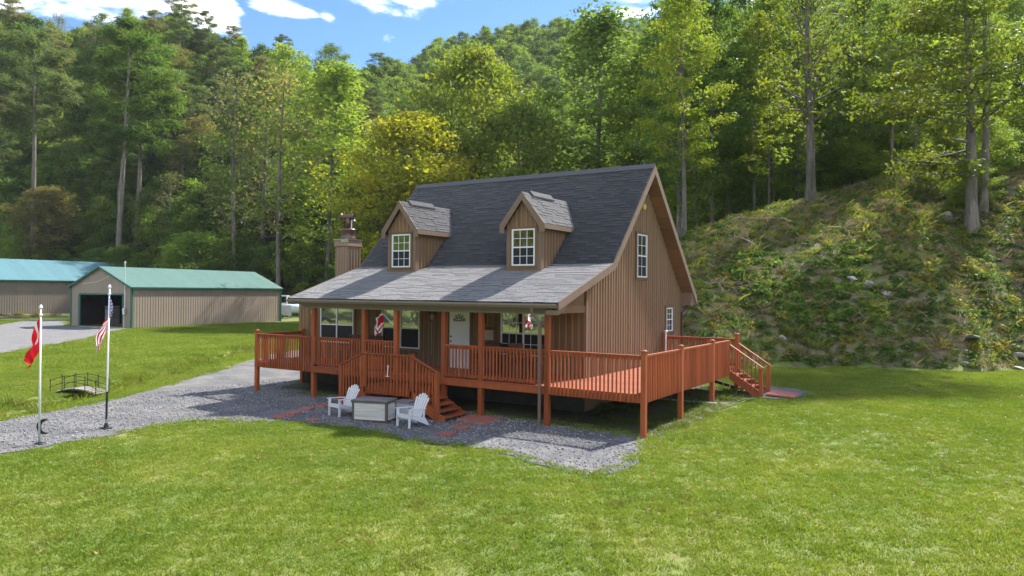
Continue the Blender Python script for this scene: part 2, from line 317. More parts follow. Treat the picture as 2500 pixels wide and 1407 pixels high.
def dup(root, loc=None, rz=None, label=None, scale=None):
    r = root.copy(); COL.objects.link(r)
    if loc is not None: r.location = loc
    if rz is not None: r.rotation_euler = (0, 0, rz)
    if scale is not None: r.scale = (scale,)*3 if not hasattr(scale, '__len__') else scale
    if label: r['label'] = label
    def rec(a, b):
        for ch in list(a.children):
            c = ch.copy(); COL.objects.link(c); c.parent = b; rec(ch, c)
    rec(root, r); return r

# ------------------------------------------------------------------ terrain
def uw(x, y): dx, dy = x-CAM.x, y-CAM.y; return dx*CYW+dy*SYW, -dx*SYW+dy*CYW
def xy(u, w): return CAM.x+u*CYW-w*SYW, CAM.y+u*SYW+w*CYW
def sst(t): t = np.clip(t, 0, 1); return t*t*(3-2*t)
DITCH = [(-15.5, -13), (-18.2, -7.3), (-20.3, -3.6), (-22.4, -1.2), (-32.7, 13.6), (-44, 29)]
def seg_dist(x, y, pl):
    d = np.full(np.shape(x), 1e9)
    for (ax, ay), (bx, by) in zip(pl[:-1], pl[1:]):
        vx, vy = bx-ax, by-ay; t = np.clip(((x-ax)*vx+(y-ay)*vy)/(vx*vx+vy*vy), 0, 1)
        d = np.minimum(d, np.hypot(x-ax-t*vx, y-ay-t*vy))
    return d
def hump(px, w):
    a = (px-1250)/1792.5
    wc = 46+np.clip((a-.23)/.47, -.6, 1.5)*14
    zc = np.interp(px, [1150, 1500, 1600, 1665, 1740, 1830, 1980, 2100, 2200, 2500, 3000], [0, 3.2, 5.4, 6.6, 7.5, 8.5, 9.9, 11.2, 12.6, 16.5, 20])
    return wc, zc
def terrain(x, y):
    x = np.asarray(x, float); y = np.asarray(y, float); u, w = uw(x, y); ws = np.maximum(w, 6.); px = 1250+1792.5*u/ws
    z = .034*np.clip(y, 0, 10)*sst((x+19)/5)
    z = z - .42*np.exp(-(seg_dist(x, y, DITCH)/.75)**2) + .16*np.exp(-(seg_dist(x-1.1*-.8, y-1.1*.6, DITCH)/.9)**2)
    z = z + .25*sst((w-24)/10)*sst((u-6)/6)
    w0 = np.interp(px, [-600, 0, 300, 450, 700, 900, 1100, 1300, 1700, 2500], [135, 128, 122, 112, 111, 108, 106, 102, 62, 74])
    wR = np.interp(px, [-600, 0, 600, 900, 1080, 1700, 2500], [215, 205, 205, 215, 330, 330, 240])
    ysk = np.interp(px, [-600, 0, 100, 200, 330, 430, 520, 600, 700, 850, 1000, 1060, 1130, 1200, 1300, 1380, 1560, 1700, 2100, 2500], [-60, 0, 25, 48, 20, 22, 70, 98, 112, 130, 140, 100, 88, 62, 56, 46, 60, 40, -100, -250])
    zR = 3.9+(709-ysk)/1792.5*wR - np.interp(px, [0, 900, 1080], [15, 14, 11])
    t = np.clip((w-w0)/(wR-w0), 0, 1); zm = zR*t*(.8+.2*t) - .12*np.maximum(w-wR, 0)
    wc, zc = hump(px, w); wt = 32.6+9*sst((9.5-u)/6.) + .5*np.sin(u*.55)+.3*np.sin(u*1.7+1)
    s = np.clip((w-wt)/(wc-wt), 0, 1); zh = zc*s*(1.42-.42*s) - .06*np.maximum(w-wc, 0)*(zc > .1)
    zh = np.where(w > wt, zh, 0)*(px > 1100)
    rough = sst((w-wt)/3)*(px > 1100)
    bump = rough*(.13*np.sin(x*1.3+y*.4)*np.sin(y*1.1-x*.3)+.07*np.sin(x*2.9+1)*np.sin(y*2.3)) + .03*np.sin(x*.8)*np.sin(y*.7+.4)
    bump = bump + .5*sst((w-w0)/20)*np.sin(x*.17)*np.sin(y*.21)
    return z + np.maximum(zm, 0)*1.0 + np.maximum(zh, 0)*1.0 + bump
def tz(x, y): return float(terrain(x, y))
def hill_mask(x, y):
    u, w = uw(np.asarray(x, float), np.asarray(y, float)); px = 1250+1792.5*u/np.maximum(w, 6.)
    wt = 32.6+9*sst((9.5-u)/6.)+.5*np.sin(u*.55)+.3*np.sin(u*1.7+1)
    return (w > wt) & (px > 1100)
def build_terrain():
    ul = np.unique(np.concatenate([np.arange(-420, -120, 8), np.arange(-120, -40, 2.5), np.arange(-40, 46, .75), np.arange(46, 120, 2.5), np.arange(120, 401, 8)]))
    wl = np.unique(np.concatenate([np.arange(-68, 4, 6), np.arange(4, 62, .75), np.arange(62, 130, 2.5), np.arange(130, 481, 7)]))
    U, Wg = np.meshgrid(ul, wl); X, Y = xy(U, Wg); Z = terrain(X, Y)
    v = np.stack([X.ravel(), Y.ravel(), Z.ravel()], 1); nu, nw = len(ul), len(wl)
    i = (np.arange(nw-1)[:, None]*nu+np.arange(nu-1)[None, :]).ravel(); f = np.stack([i, i+1, i+nu+1, i+nu], 1)
    me = np_mesh('ground', v, f, [M['lawn'], M['hillside'], M['forest_floor']], True)
    c = v[f].mean(1); uc, wc_ = uw(c[:, 0], c[:, 1]); px = 1250+1792.5*uc/np.maximum(wc_, 6)
    w0 = np.interp(px, [-600, 0, 300, 450, 700, 900, 1100, 1300, 1700, 2500], [135, 128, 122, 112, 111, 108, 106, 102, 62, 74])
    mi = np.zeros(len(f), np.int32); mi[hill_mask(c[:, 0], c[:, 1])] = 1; mi[(wc_ > w0-1)] = 2
    me.polygons.foreach_set('material_index', mi)
    o = link('ground', me); tag(o, 'mown lawn rising into a weedy bank and wooded hillsides', None, None, 'structure')
build_terrain()

def sheet(name, poly, m, lift=.012, step=.6, jitter=.12, label=None):
    pts = []
    for (ax, ay), (bx, by) in zip(poly, poly[1:]+poly[:1]):
        n = max(1, int(math.hypot(bx-ax, by-ay)/.35))
        for k in range(n):
            t = k/n; pts.append((ax+(bx-ax)*t+random.uniform(-jitter, jitter), ay+(by-ay)*t+random.uniform(-jitter, jitter)))
    nb = len(pts); xs = [p[0] for p in pts]; ys = [p[1] for p in pts]
    def inside(x, y):
        c = False; j = nb-1
        for i in range(nb):
            if (pts[i][1] > y) != (pts[j][1] > y) and x < (pts[j][0]-pts[i][0])*(y-pts[i][1])/(pts[j][1]-pts[i][1])+pts[i][0]: c = not c
            j = i
        return c
    inner = [(x, y) for x in np.arange(min(xs), max(xs), step) for y in np.arange(min(ys), max(ys), step) if inside(x, y)]
    vs, es, fs, *_ = geometry.delaunay_2d_cdt([Vector(p) for p in pts+inner], [], [list(range(nb))], 1, 1e-4)
    X = np.array([v[0] for v in vs]); Y = np.array([v[1] for v in vs]); Z = terrain(X, Y)+lift
    me = bpy.data.meshes.new(name); me.from_pydata(list(zip(X, Y, Z)), [], [tuple(f) for f in fs]); me.materials.append(M[m]); bm_fix(me)
    if sum(p.normal.z for p in me.polygons) < 0: me.flip_normals()
    me.polygons.foreach_set('use_smooth', [True]*len(me.polygons)); me.update()
    o = link(name, me); tag(o, label, None, None, 'structure'); return inside
DRIVE = [(-11.9, -13.5), (-11.64, -10.04), (-11.7, -7.4), (-12.0, -5.35), (-10.6, -4.5), (-9.35, -3.89), (-7.4, -3.3), (-5.6, -3.5), (-4.09, -3.69), (-2.37, -3.65), (-.59, -4.17), (.5, -4.35), (1.0, -3.7), (.83, -2.23), (.41, -.57), (.1, .25),
         (-2.9, .45), (-6, .5), (-10, .8), (-13, .7), (-15.5, 1.2), (-16.4, 2.6), (-16.6, 12), (-19, 22), (-31, 22), (-29, 13.2), (-25.77, 7.86), (-21.6, 1.7), (-17.7, -3.97), (-16.65, -8.2), (-15.4, -13.5)]
in_drive = sheet('gravel_driveway', DRIVE, 'gravel', .018, label='blue-grey gravel drive running past the front of the cabin')
in_road = sheet('gravel_road', [(-34, -6), (-40.2, 1.5), (-47.5, 9.4), (-55.9, 16.4), (-60.3, 20.7), (-69.2, 19.4), (-82, 26), (-84, 22), (-73, 14.5), (-62, 9.5), (-52, 1), (-44, -8)], 'road', .05, 1.2, .1, label='pale gravel road leading to the open garage')
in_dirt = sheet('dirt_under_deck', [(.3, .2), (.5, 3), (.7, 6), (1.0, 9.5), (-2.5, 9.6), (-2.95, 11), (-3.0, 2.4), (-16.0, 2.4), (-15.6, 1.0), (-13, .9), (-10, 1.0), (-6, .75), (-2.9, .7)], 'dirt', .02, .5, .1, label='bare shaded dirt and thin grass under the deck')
in_pad = sheet('stair_gravel_patch', [(.8, 7.7), (1.6, 7.6), (2.35, 8.2), (2.3, 9.6), (1.0, 9.8), (.3, 9.2)], 'road', .03, .4, .08, label='small gravel patch at the foot of the side stairs')

def air():
    hu, w0, w1, z0, z1 = 424, -74, 486, -3.0, 176
    vs = [(*xy(u, w), z) for z in (z0, z1) for u, w in ((-hu, w0), (hu, w0), (hu, w1), (-hu, w1))]
    me = bpy.data.meshes.new('haze'); me.from_pydata(vs, [], [(3, 2, 1, 0), (4, 5, 6, 7), (0, 1, 5, 4), (1, 2, 6, 5), (2, 3, 7, 6), (3, 0, 4, 7)])
    m = bpy.data.materials.new('haze_air'); m.use_nodes = True; N, L = m.node_tree.nodes, m.node_tree.links; N.remove(N['Principled BSDF'])
    v = N.new('ShaderNodeVolumePrincipled'); v.inputs['Color'].default_value = (.86, .92, 1, 1); v.inputs['Density'].default_value = .0001; v.inputs['Anisotropy'].default_value = .1; L.new(v.outputs[0], N['Material Output'].inputs['Volume'])
    me.materials.append(m); o = link('haze', me); tag(o, 'thin pale air softening the far hills', None, None, 'stuff')
air()
# ------------------------------------------------------------------ cabin
DZ = 1.155
XL, XR = -13.56, -2.46            # roof ends
YE, ZE = -.25, 3.575; YK, ZK = 3.38, 4.80; YR, ZR = 6.905, 8.48; YB, ZB = 11.62, 3.69
XW, YW, YBW = -2.95, 2.45, 11.1   # gable wall plane, front wall plane, back wall
XWL = -13.0; XWING = -16.0
cabin = thing('cabin', 'brown board-and-batten cabin with steep dark roof and two dormers', 'house', (-8, 2.45, 0.1), world=True)

def siding(wall, p0, du, width, zb, ztop, nrm, bw=.215, thick=.018, inset=0.0):
    """vertical boards and battens on a wall part; p0 lower start, du unit along, ztop(s) height function"""
    du = Vector(du); nrm = Vector(nrm); p0 = Vector(p0); n = max(1, round(width/bw)); bw = width/n; shared = {}
    def piece(name, s0, s1, t0, t1, m):
        a, b = ztop(s0), ztop(s1)
        if max(a, b) - zb < .05: return
        a, b = max(a, zb+.01), max(b, zb+.01); key = (name, round(s1-s0, 4), round(a-zb, 3), round(b-zb, 3))
        if key not in shared:
            w = s1-s0
            poly = [Vector((0, 0, 0)), du*w, du*w+Vector((0, 0, b-zb)), Vector((0, 0, a-zb))]
            shared[key] = MB().prism([q+nrm*t0 for q in poly], nrm*(t1-t0)).mesh(name, M[m])
        link(name, shared[key], wall, p0+du*s0+Vector((0, 0, zb-p0.z)))
    for i in range(n):
        piece('siding_board', i*bw+.004, (i+1)*bw-.004, inset, inset+thick+random.choice((0, .002, .004)), 'siding')
    for i in range(n+1):
        s = min(max(i*bw, .024), width-.024); piece('batten', s-.024, s+.024, inset+thick+.001, inset+thick+.022, 'batten')

def roof_z(y):   # underside guide of main roof
    if y <= YK: return ZE+(y-YE)*(ZK-ZE)/(YK-YE)
    if y <= YR: return ZK+(y-YK)*(ZR-ZK)/(YR-YK)
    return ZR+(y-YR)*(ZB-ZR)/(YB-YR)
TH = .20
def slab(name, x0, x1, ya, za, yb, zb, m, parent, th=TH, x2=None):
    ln = math.hypot(yb-ya, zb-za); ny, nz = -(zb-za)/ln, (yb-ya)/ln
    if nz < 0: ny, nz = -ny, -nz
    poly = [(x0, ya, za), (x0, yb, zb), (x0, yb-ny*th, zb-nz*th), (x0, ya-ny*th, za-nz*th)]
    return P(name, MB().prism(poly, (x1-x0, 0, 0)), m, parent)
# walls
gable = P('wall', MB().prism([(XW-.12, YW, .1), (XW-.12, YBW, .25), (XW-.12, YBW, roof_z(YBW)-TH), (XW-.12, YR, ZR-TH*1.45), (XW-.12, YK, ZK-TH*1.3), (XW-.12, YW, roof_z(YW)-TH)], (.12, 0, 0)), 'siding', cabin)
siding(gable, (XW, YW, 0), (0, 1, 0), YBW-YW, DZ-.16, lambda s: roof_z(YW+s)-TH*1.42, (1, 0, 0), .207)
front = P('wall', MB().box(XWING, XW-.121, YW, YW+.12, .1, 3.30), 'siding', cabin)
siding(front, (XWING, YW, 0), (1, 0, 0), XW-XWING, DZ-.02, lambda s: 3.30, (0, -1, 0), .235)
P('wall', MB().box(XWL, XW-.13, YBW-.12, YBW, .2, 3.9), 'siding', cabin)
P('wall', MB().prism([(XWL, 2.6, 3.0), (XWL, YBW, 3.0), (XWL, YBW, roof_z(YBW)-TH), (XWL, YR, ZR-TH*1.45), (XWL, YK, ZK-TH*1.3), (XWL, 2.6, roof_z(2.6)-TH)], (.12, 0, 0)), 'siding', cabin)
wing = P('wall', MB().box(XWING, XWING+.12, YW+.121, 8.5, .1, 3.3), 'siding', cabin)
siding(wing, (XWING, 8.5, 0), (0, -1, 0), 8.5-YW, DZ-.1, lambda s: 3.3, (-1, 0, 0), .25)
P('wall', MB().box(XWING+.121, XWL, 8.38, 8.5, .1, 3.3), 'siding', cabin)
P('side_roof', MB().prism([(XWING-.18, YW+.0, 3.34), (XWING-.18, 8.8, 3.95), (XWING-.18, 8.8, 4.07), (XWING-.18, YW+.0, 3.46)], (XWL-XWING+.18, 0, 0)), 'shingle', cabin)
P('foundation', MB().box(XWING+.06, XW-.05, YW+.13, YBW-.1, -.3, DZ-.25).box(XWING+.03, XW-.03, YW-.003, YW+.12, -.3, DZ-.03), 'foundation', cabin)
P('corner_board', MB().box(XW-.01, XW+.045, YW-.045, YW+.11, DZ-.16, 3.55), 'trim', cabin)
P('corner_board', MB().box(XW-.01, XW+.045, YBW-.11, YBW+.03, DZ-.16, 3.85), 'trim', cabin)
P('corner_board', MB().box(XWING-.045, XWING+.10, YW-.046, YW+.02, DZ-.1, 3.28), 'siding', cabin)
# closing panel between porch beam and gable
P('side_beam', MB().box(XW-.13, XW+.0, .16, YW-.02, 3.225, 3.45), 'siding', cabin)
P('porch_gable_panel', MB().prism([(XW-.10, .28, 3.40), (XW-.10, YW-.05, 3.40), (XW-.10, YW-.05, roof_z(YW)-TH), (XW-.10, .28, roof_z(.28)-TH)], (.06, 0, 0)), 'siding', cabin)
# roof planes
roof_lo = slab('porch_roof', XL, XR, YE, ZE, YK, ZK, 'roofdeck', cabin, .17)
roof_hi = slab('roof', XL, XR, YK, ZK, YR, ZR, 'roofdeck', cabin, .2)
roof_bk = slab('roof', XL, XR, YB, ZB, YR, ZR, 'shingle', cabin, .2)
P('ridge_cap', MB().prism([(XL-.02, YR-.17, ZR-.13), (XL-.02, YR, ZR+.05), (XL-.02, YR+.17, ZR-.13), (XL-.02, YR+.17, ZR-.10), (XL-.02, YR, ZR+.08), (XL-.02, YR-.17, ZR-.10)], (XR-XL+.04, 0, 0)), mat('ridge_cap_grey', (.10, .10, .105), .9, .3, 20, bump=.3), cabin)
# soffit under the right overhang, rakes
def rake(x0, x1, pts, h, m, name, drop=0.0):
    for (ya, za), (yb, zb) in zip(pts[:-1], pts[1:]):
        ln = math.hypot(yb-ya, zb-za); ny, nz = -(zb-za)/ln, (yb-ya)/ln
        if nz < 0: ny, nz = -ny, -nz
        a = (x0, ya-ny*drop, za-nz*drop); b = (x0, yb-ny*drop, zb-nz*drop)
        P(name, MB().prism([a, b, (x0, b[1]-0*ny, b[2]-h/abs(nz)), (x0, a[1], a[2]-h/abs(nz))], (x1-x0, 0, 0)), m, cabin)
PTS = [(YE-.02, ZE+.012), (YK, ZK+.012), (YR, ZR+.012)]
rake(XR+.001, XR+.04, PTS, .23, 'trim', 'rake_board'); rake(XR+.001, XR+.04, [(YB+.02, ZB+.012), (YR, ZR+.012)], .23, 'trim', 'rake_board')
rake(XL-.04, XL-.001, PTS, .23, 'trim', 'rake_board'); rake(XL-.04, XL-.001, [(YB+.02, ZB+.012), (YR, ZR+.012)], .23, 'trim', 'rake_board')
nsof = 13
for k in range(nsof):   # tongue and groove soffit boards, back slope
    t0, t1 = k/nsof+.002, (k+1)/nsof-.002; ya, za = YR+(YB-YR)*t0, ZR+(ZB-ZR)*t0; yb, zb = YR+(YB-YR)*t1, ZR+(ZB-ZR)*t1
    P('soffit_board', MB().prism([(XW+.05, ya, za-.30), (XW+.05, yb, zb-.30), (XW+.05, yb, zb-.315), (XW+.05, ya, za-.315)], (XR-XW-.052, 0, 0)), 'siding', roof_bk)
P('eave_return', MB().prism([(XW+.04, YBW+.0, ZB+.19), (XW+.04, YB+.0, ZB-.25), (XW+.04, YB+.0, ZB-.33), (XW+.04, YBW-.1, ZB-.33)], (XR-XW-.045, 0, 0)), 'trim', cabin)
P('eave_return', MB().prism([(XR-.40, YE+.0, ZE-.18), (XR-.40, YE+.55, ZE-.0), (XR-.40, YE+.55, ZE-.20), (XR-.40, YE+.0, ZE-.36)], (.40-.003, 0, 0)), 'trim', cabin)
# porch ceiling, beam, fascia and gutter
P('porch_ceiling', MB().prism([(XL+.02, .18, ZE-.05), (XL+.02, YW, ZE+.35), (XL+.02, YW, ZE+.33), (XL+.02, .18, ZE-.07)], (XW-XL-.12, 0, 0)), 'siding', cabin)
P('porch_beam', MB().box(XL+.45, XW-.05, -.02, .15, 3.22, 3.44), 'gutter', cabin)
P('fascia', MB().box(XL, XR-.005, YE+.0, YE+.028, ZE-.21, ZE-.02), 'trim', cabin)
P('gutter', MB().prism([(XL+.0, YE-.003, ZE-.045), (XL, YE-.11, ZE-.045), (XL, YE-.115, ZE-.09), (XL, YE-.07, ZE-.16), (XL, YE-.003, ZE-.165)], (XR-XL-.03, 0, 0)), 'gutter', cabin)
P('eave_shadow_strip', MB().box(XL, XR, YE-.045, YE-.004, ZE-.040, ZE-.004), 'black', cabin)  # black strip painting in the shadow line below the shingle edge
P('downspout', MB().bar((-3.28, -.30, 3.42), (-3.28, -.30, 3.25), .075, .06).bar((-3.28, -.30, 3.26), (-3.12, -.11, 2.98), .075, .06).bar((-3.12, -.11, 3.0), (-3.12, -.11, .06), .075, .06, (0, 1, 0)), mat('taupe_downspout', (.15, .10, .075), .5, .08, 3), cabin)
P('downspout', MB().bar((XW+.12, YB-.1, 3.30), (XW+.08, YBW-.06, 3.05), .07, .06).bar((XW+.08, YBW-.06, 3.07), (XW+.08, YBW-.06, .3), .07, .06, (0, 1, 0)), 'bronze', cabin)

# shingles ------------------------------------------------
def shingle_field(part, p0, du, dv, nrm, width, length, expo, n_single, tab=(.26, .46), keep=None, thick=(.009, .022), lmax=None):
    p0, du, dv, nrm = Vector(p0), Vector(du), Vector(dv).normalized(), Vector(nrm).normalized()
    tabs = []; rows = int(length/expo)+1
    for r in range(rows):
        v = r*expo; ext = min(expo+.03, length-v+.01)
        if ext < .03: continue
        s = random.uniform(-.3, 0); wmax = width if lmax is None else lmax(v)
        smin = 0 if lmax is None else width-wmax
        while s < width:
            wd = random.uniform(*tab); a, b = max(s, smin), min(s+wd-.004, width); s += wd
            if b-a < .02: continue
            c = p0+du*((a+b)/2)+dv*(v+expo/2)
            if keep and not keep(c): continue
            tabs.append((a, b, v, ext, random.choice(thick)*random.uniform(.8, 1.2), (c-CAM).length))
    if n_single: tabs.sort(key=lambda t: t[5])
    def wedge(a, b, v, ext, th):
        o = p0+du*a+dv*v+nrm*.002; x = du*(b-a); y = dv*ext
        return [o, o+x, o+x+nrm*th, o+nrm*th, o+y, o+x+y, o+x+y+nrm*.004, o+y+nrm*.004]
    F = [(0, 1, 2, 3), (3, 2, 6, 7), (0, 3, 7, 4), (1, 5, 6, 2)]
    cache = {}
    for i, t in enumerate(tabs[:n_single]):
        wq = round((t[1]-t[0])/.02)*.02; key = (wq, round(t[3], 3), round(t[4], 3))
        if key not in cache:
            a = Vector((0, 0, 0)); vs = wedge(0, max(wq-.004, .015), 0, t[3], t[4]); cache[key] = MB().add([q-p0 for q in vs], F).mesh('shingle', M['shingle'])
        link('shingle', cache[key], part, p0+du*t[0]+dv*t[2])
    mb = MB()
    for t in tabs[n_single:]: mb.add(wedge(*t[:5]), F)
    if mb.v: tag(P('shingle', mb, 'shingle', part), kind='stuff')
DORM = [(-6.05, -4.73), (-11.42, -10.10)]; YD = 2.66
def not_in_dormer(c):
    for a, b in DORM:
        if a < c.x < b and c.y > YD and c.z < 7.2-abs(c.x-(a+b)/2)*1.15: return False
    return True
lo = Vector((0, YK-YE, ZK-ZE)); hi = Vector((0, YR-YK, ZR-ZK))
shingle_field(roof_lo, (XL, YE-.03, ZE-.01), (1, 0, 0), lo, (0, -lo.z, lo.y), XR-XL, lo.length+.03, .125, 300, (.3, .6), not_in_dormer, (.007, .013))
shingle_field(roof_hi, (XL, YK, ZK), (1, 0, 0), hi, (0, -hi.z, hi.y), XR-XL, hi.length-.02, .14, 300, (.24, .5), not_in_dormer, (.008, .02))

# windows -------------------------------------------------
def window(x0, x1, z0, z1, org, du, nrm, units=1, muntins=(2, 2), lower_screen=True, parent=cabin, casing=True, lower_muntins=True):
    """double-hung window; x along du from org, z absolute"""
    du, nrm, org = Vector(du), Vector(nrm), Vector(org)
    def bx(a, b, c, d, t0, t1):
        q = [org+du*a+Vector((0, 0, c)), org+du*b+Vector((0, 0, c)), org+du*b+Vector((0, 0, d)), org+du*a+Vector((0, 0, d))]
        return MB().prism([p+nrm*t0 for p in q], nrm*(t1-t0))
    def join(*l):
        r = MB()
        for m_ in l: r.add(m_.v, m_.f)
        return r
    fw = .045
    w = P('window', join(bx(x0, x1, z0, z0+fw, .0, .075), bx(x0, x1, z1-fw, z1, .0, .075), bx(x0, x0+fw, z0+fw, z1-fw, .0, .075), bx(x1-fw, x1, z0+fw, z1-fw, .0, .075)), 'white', parent)
    if casing:
        c = .085
        P('window_casing', join(bx(x0-c, x1+c, z1+.002, z1+c, 0, .062), bx(x0-c, x1+c, z0-c, z0-.002, 0, .066), bx(x0-c, x0-.002, z0, z1, 0, .062), bx(x1+.002, x1+c, z0, z1, 0, .062)), 'siding', w)
    uwid = (x1-x0-2*fw)/units; zm = (z0+z1)/2
    for k in range(units):
        a, b = x0+fw+k*uwid, x0+fw+(k+1)*uwid
        if k: P('mullion', bx(a-.03, a+.03, z0+fw, z1-fw, .001, .07), 'white', w)
        P('meeting_rail', bx(a+.002, b-.002, zm-.022, zm+.022, .0, .066), 'white', w)
        P('pane', bx(a+.002, b-.002, zm+.023, z1-fw-.001, .0, .042), 'glass', w)
        P('pane', bx(a+.002, b-.002, z0+fw+.001, zm-.023, .0, .040), 'screen' if lower_screen else 'glass', w)
        nx, nz = muntins
        for (za, zb) in (((zm+.023, z1-fw),) + (((z0+fw, zm-.023),) if lower_muntins else ())):
            for i in range(1, nx): s = a+(b-a)*i/nx; P('muntin', bx(s-.009, s+.009, za+.002, zb-.002, .040, .050), 'white', w)
            for i in range(1, nz): s = za+(zb-za)*i/nz; P('muntin', bx(a+.004, b-.004, s-.009, s+.009, .040, .0505), 'white', w)
    return w
FW = ((0, YW-.018, 0), (1, 0, 0), (0, -1, 0))
window(-14.75, -12.93, 1.80, 3.20, *FW, units=2, muntins=(1, 1))
window(-11.46, -9.63, 1.75, 3.22, *FW, units=2, muntins=(1, 1))
window(-6.10, -4.32, 1.75, 3.20, *FW, units=2, muntins=(3, 2))
GW = ((XW+.018, 0, 0), (0, 1, 0), (1, 0, 0))
window(6.36, 7.26, 4.42, 5.98, *GW, muntins=(2, 2))
window(9.32, 9.98, 2.34, 3.27, *GW, muntins=(2, 2))
# door ----------------------------------------------------
dr = P('door', MB().box(-8.27, -7.41, YW-.075, YW-.01, 1.17, 3.22), 'door', cabin)
P('door_casing', MB().box(-8.37, -8.275, YW-.062, YW-.01, 1.16, 3.30).box(-7.405, -7.31, YW-.062, YW-.01, 1.16, 3.30).box(-8.27, -7.41, YW-.062, YW-.01, 3.225, 3.305), 'siding', dr)
for sx in (-8.10, -7.80):
    for (za, zb) in ((1.35, 1.92), (2.05, 2.62)):
        P('door_panel', MB().box(sx, sx+.24, YW-.082, YW-.074, za, zb), 'door', dr)
for k in range(5):   # sunburst fan light
    a0, a1 = math.pi*(k+.10)/5, math.pi*(k+.90)/5; cx, cz = -7.84, 2.80
    P('fan_pane', MB().prism([(cx+.09*math.cos(a0), YW-.083, cz+.09*math.sin(a0)), (cx+.27*math.cos(a0), YW-.083, cz+.27*math.sin(a0)), (cx+.275*math.cos((a0+a1)/2), YW-.083, cz+.275*math.sin((a0+a1)/2)), (cx+.27*math.cos(a1), YW-.083, cz+.27*math.sin(a1)), (cx+.09*math.cos(a1), YW-.083, cz+.09*math.sin(a1))], (0, .012, 0)), 'glass', dr)
P('fan_pane', MB().prism([(-7.84+.07*math.cos(math.pi*t/6), YW-.083, 2.80+.07*math.sin(math.pi*t/6)) for t in range(7)], (0, .012, 0)), 'glass', dr)
for zz in (2.10, 2.27): P('handle', MB().tube([(-8.19, YW-.07, zz), (-8.19, YW-.12, zz)], .028, 10), 'black', dr)
# dormers -------------------------------------------------
for (a, b) in DORM:
    cx = (a+b)/2; zb = 4.55; zs = 6.10; zp = 7.20; hw = (b-a)/2; ov = .20; fo = .14
    d = P('dormer', MB().prism([(a, YD+.02, zb), (b, YD+.02, zb), (b, YD+.02, zs+.06), (cx, YD+.02, zp-.20), (a, YD+.02, zs+.06)], (0, .10, 0)), 'siding', cabin)
    sl = (zp-6.15)/(hw+ov); ztopf = lambda s: zp-.24-abs(s-hw)*sl
    siding(d, (a, YD+.02, 0), (1, 0, 0), b-a, 6.03, ztopf, (0, -1, 0), .19)
    for s in (a, b):    # cheeks
        n = 1 if s == b else -1; yy = lambda z: YK+(z-ZK)*(YR-YK)/(ZR-ZK)
        P('cheek', MB().prism([(s-.02*n, YD+.03, 4.5), (s-.02*n, yy(4.8), 4.72), (s-.02*n, yy(6.2), 6.12), (s-.02*n, YD+.03, 6.12)], (.02*n, 0, 0)), 'siding', d)
        for i in range(9):
            y0 = YD+.14+i*.20; zbb = max(roof_z(y0)+.015, 4.5)
            if zbb < 6.08: P('batten', MB().box(min(s, s+.02*n), max(s, s+.02*n), y0-.022, y0+.022, zbb, 6.11), 'batten', d)
    P('corner_board', MB().box(b-.12, b+.022, YD-.012, YD+.10, 4.56, 6.12), 'trim', d); P('corner_board', MB().box(a-.022, a+.12, YD-.012, YD+.10, 4.56, 6.12), 'trim', d)
    P('apron_board', MB().box(a+.12, b-.12, YD-.02, YD+.02, 4.50, 4.66), 'trim', d)
    yb_ = YK+(zp-ZK)*(YR-YK)/(ZR-ZK)
    for n in (-1, 1):
        xe = cx+n*(hw+ov); ze = 6.12; ye2 = YK+(ze-ZK)*(YR-YK)/(ZR-ZK)
        rp = P('dormer_roof', MB().add([(cx, YD-fo, zp), (xe, YD-fo, ze), (xe, ye2+.12, ze), (cx, yb_+.12, zp), (cx, YD-fo, zp-.10), (xe, YD-fo, ze-.10), (xe, ye2+.12, ze-.10), (cx, yb_+.12, zp-.10)], [(0, 1, 2, 3), (7, 6, 5, 4), (0, 4, 5, 1), (1, 5, 6, 2), (2, 6, 7, 3), (3, 7, 4, 0)]), 'roofdeck', d)
        dv = Vector((cx-xe, 0, zp-ze)); ln = dv.length; L_ = yb_-YD+fo+.1
        if n == 1: shingle_field(rp, (xe, YD-fo-.01, ze), (0, 1, 0), dv, (dv.z, 0, -dv.x), L_, ln, .125, 0, (.25, .5), lambda c: c.y < YK+(c.z-ZK)*(YR-YK)/(ZR-ZK)+.1)
        else: shingle_field(rp, (xe, YD-fo-.01, ze), (0, 1, 0), dv, (-dv.z, 0, dv.x), L_, ln, .125, 0, (.25, .5), lambda c: c.y < YK+(c.z-ZK)*(YR-YK)/(ZR-ZK)+.1)
        P('rake_board', MB().prism([(cx+n*.001, YD-fo-.03, zp+.01), (xe+n*.02, YD-fo-.03, ze+.0), (xe+n*.02, YD-fo-.03, ze-.28), (xe-n*.17, YD-fo-.03, ze-.28), (xe-n*.17, YD-fo-.03, ze-.10), (cx+n*.001, YD-fo-.03, zp-.27)], (0, .028, 0)), 'trim', d)
        P('fascia', MB().box(min(xe, xe+n*.025), max(xe, xe+n*.025), YD-fo, ye2+.05, ze-.17, ze-.008), 'trim', d)
        P('soffit', MB().box(min(xe-n*.21, xe-n*.0), max(xe-n*.21, xe), YD-fo+.0, ye2, ze-.17, ze-.15), 'trim', d)
    P('ridge_vent', MB().prism([(cx-.16, YD+.35, zp-.13), (cx, YD+.35, zp+.045), (cx+.16, YD+.35, zp-.13), (cx+.16, YD+.35, zp-.075), (cx, YD+.35, zp+.10), (cx-.16, YD+.35, zp-.075)], (0, 1.45, 0)), 'roofdeck', d)
    window(cx-.45, cx+.45, 4.74, 5.97, (0, YD+.02, 0), (1, 0, 0), (0, -1, 0), muntins=(3, 2), lower_screen=True)
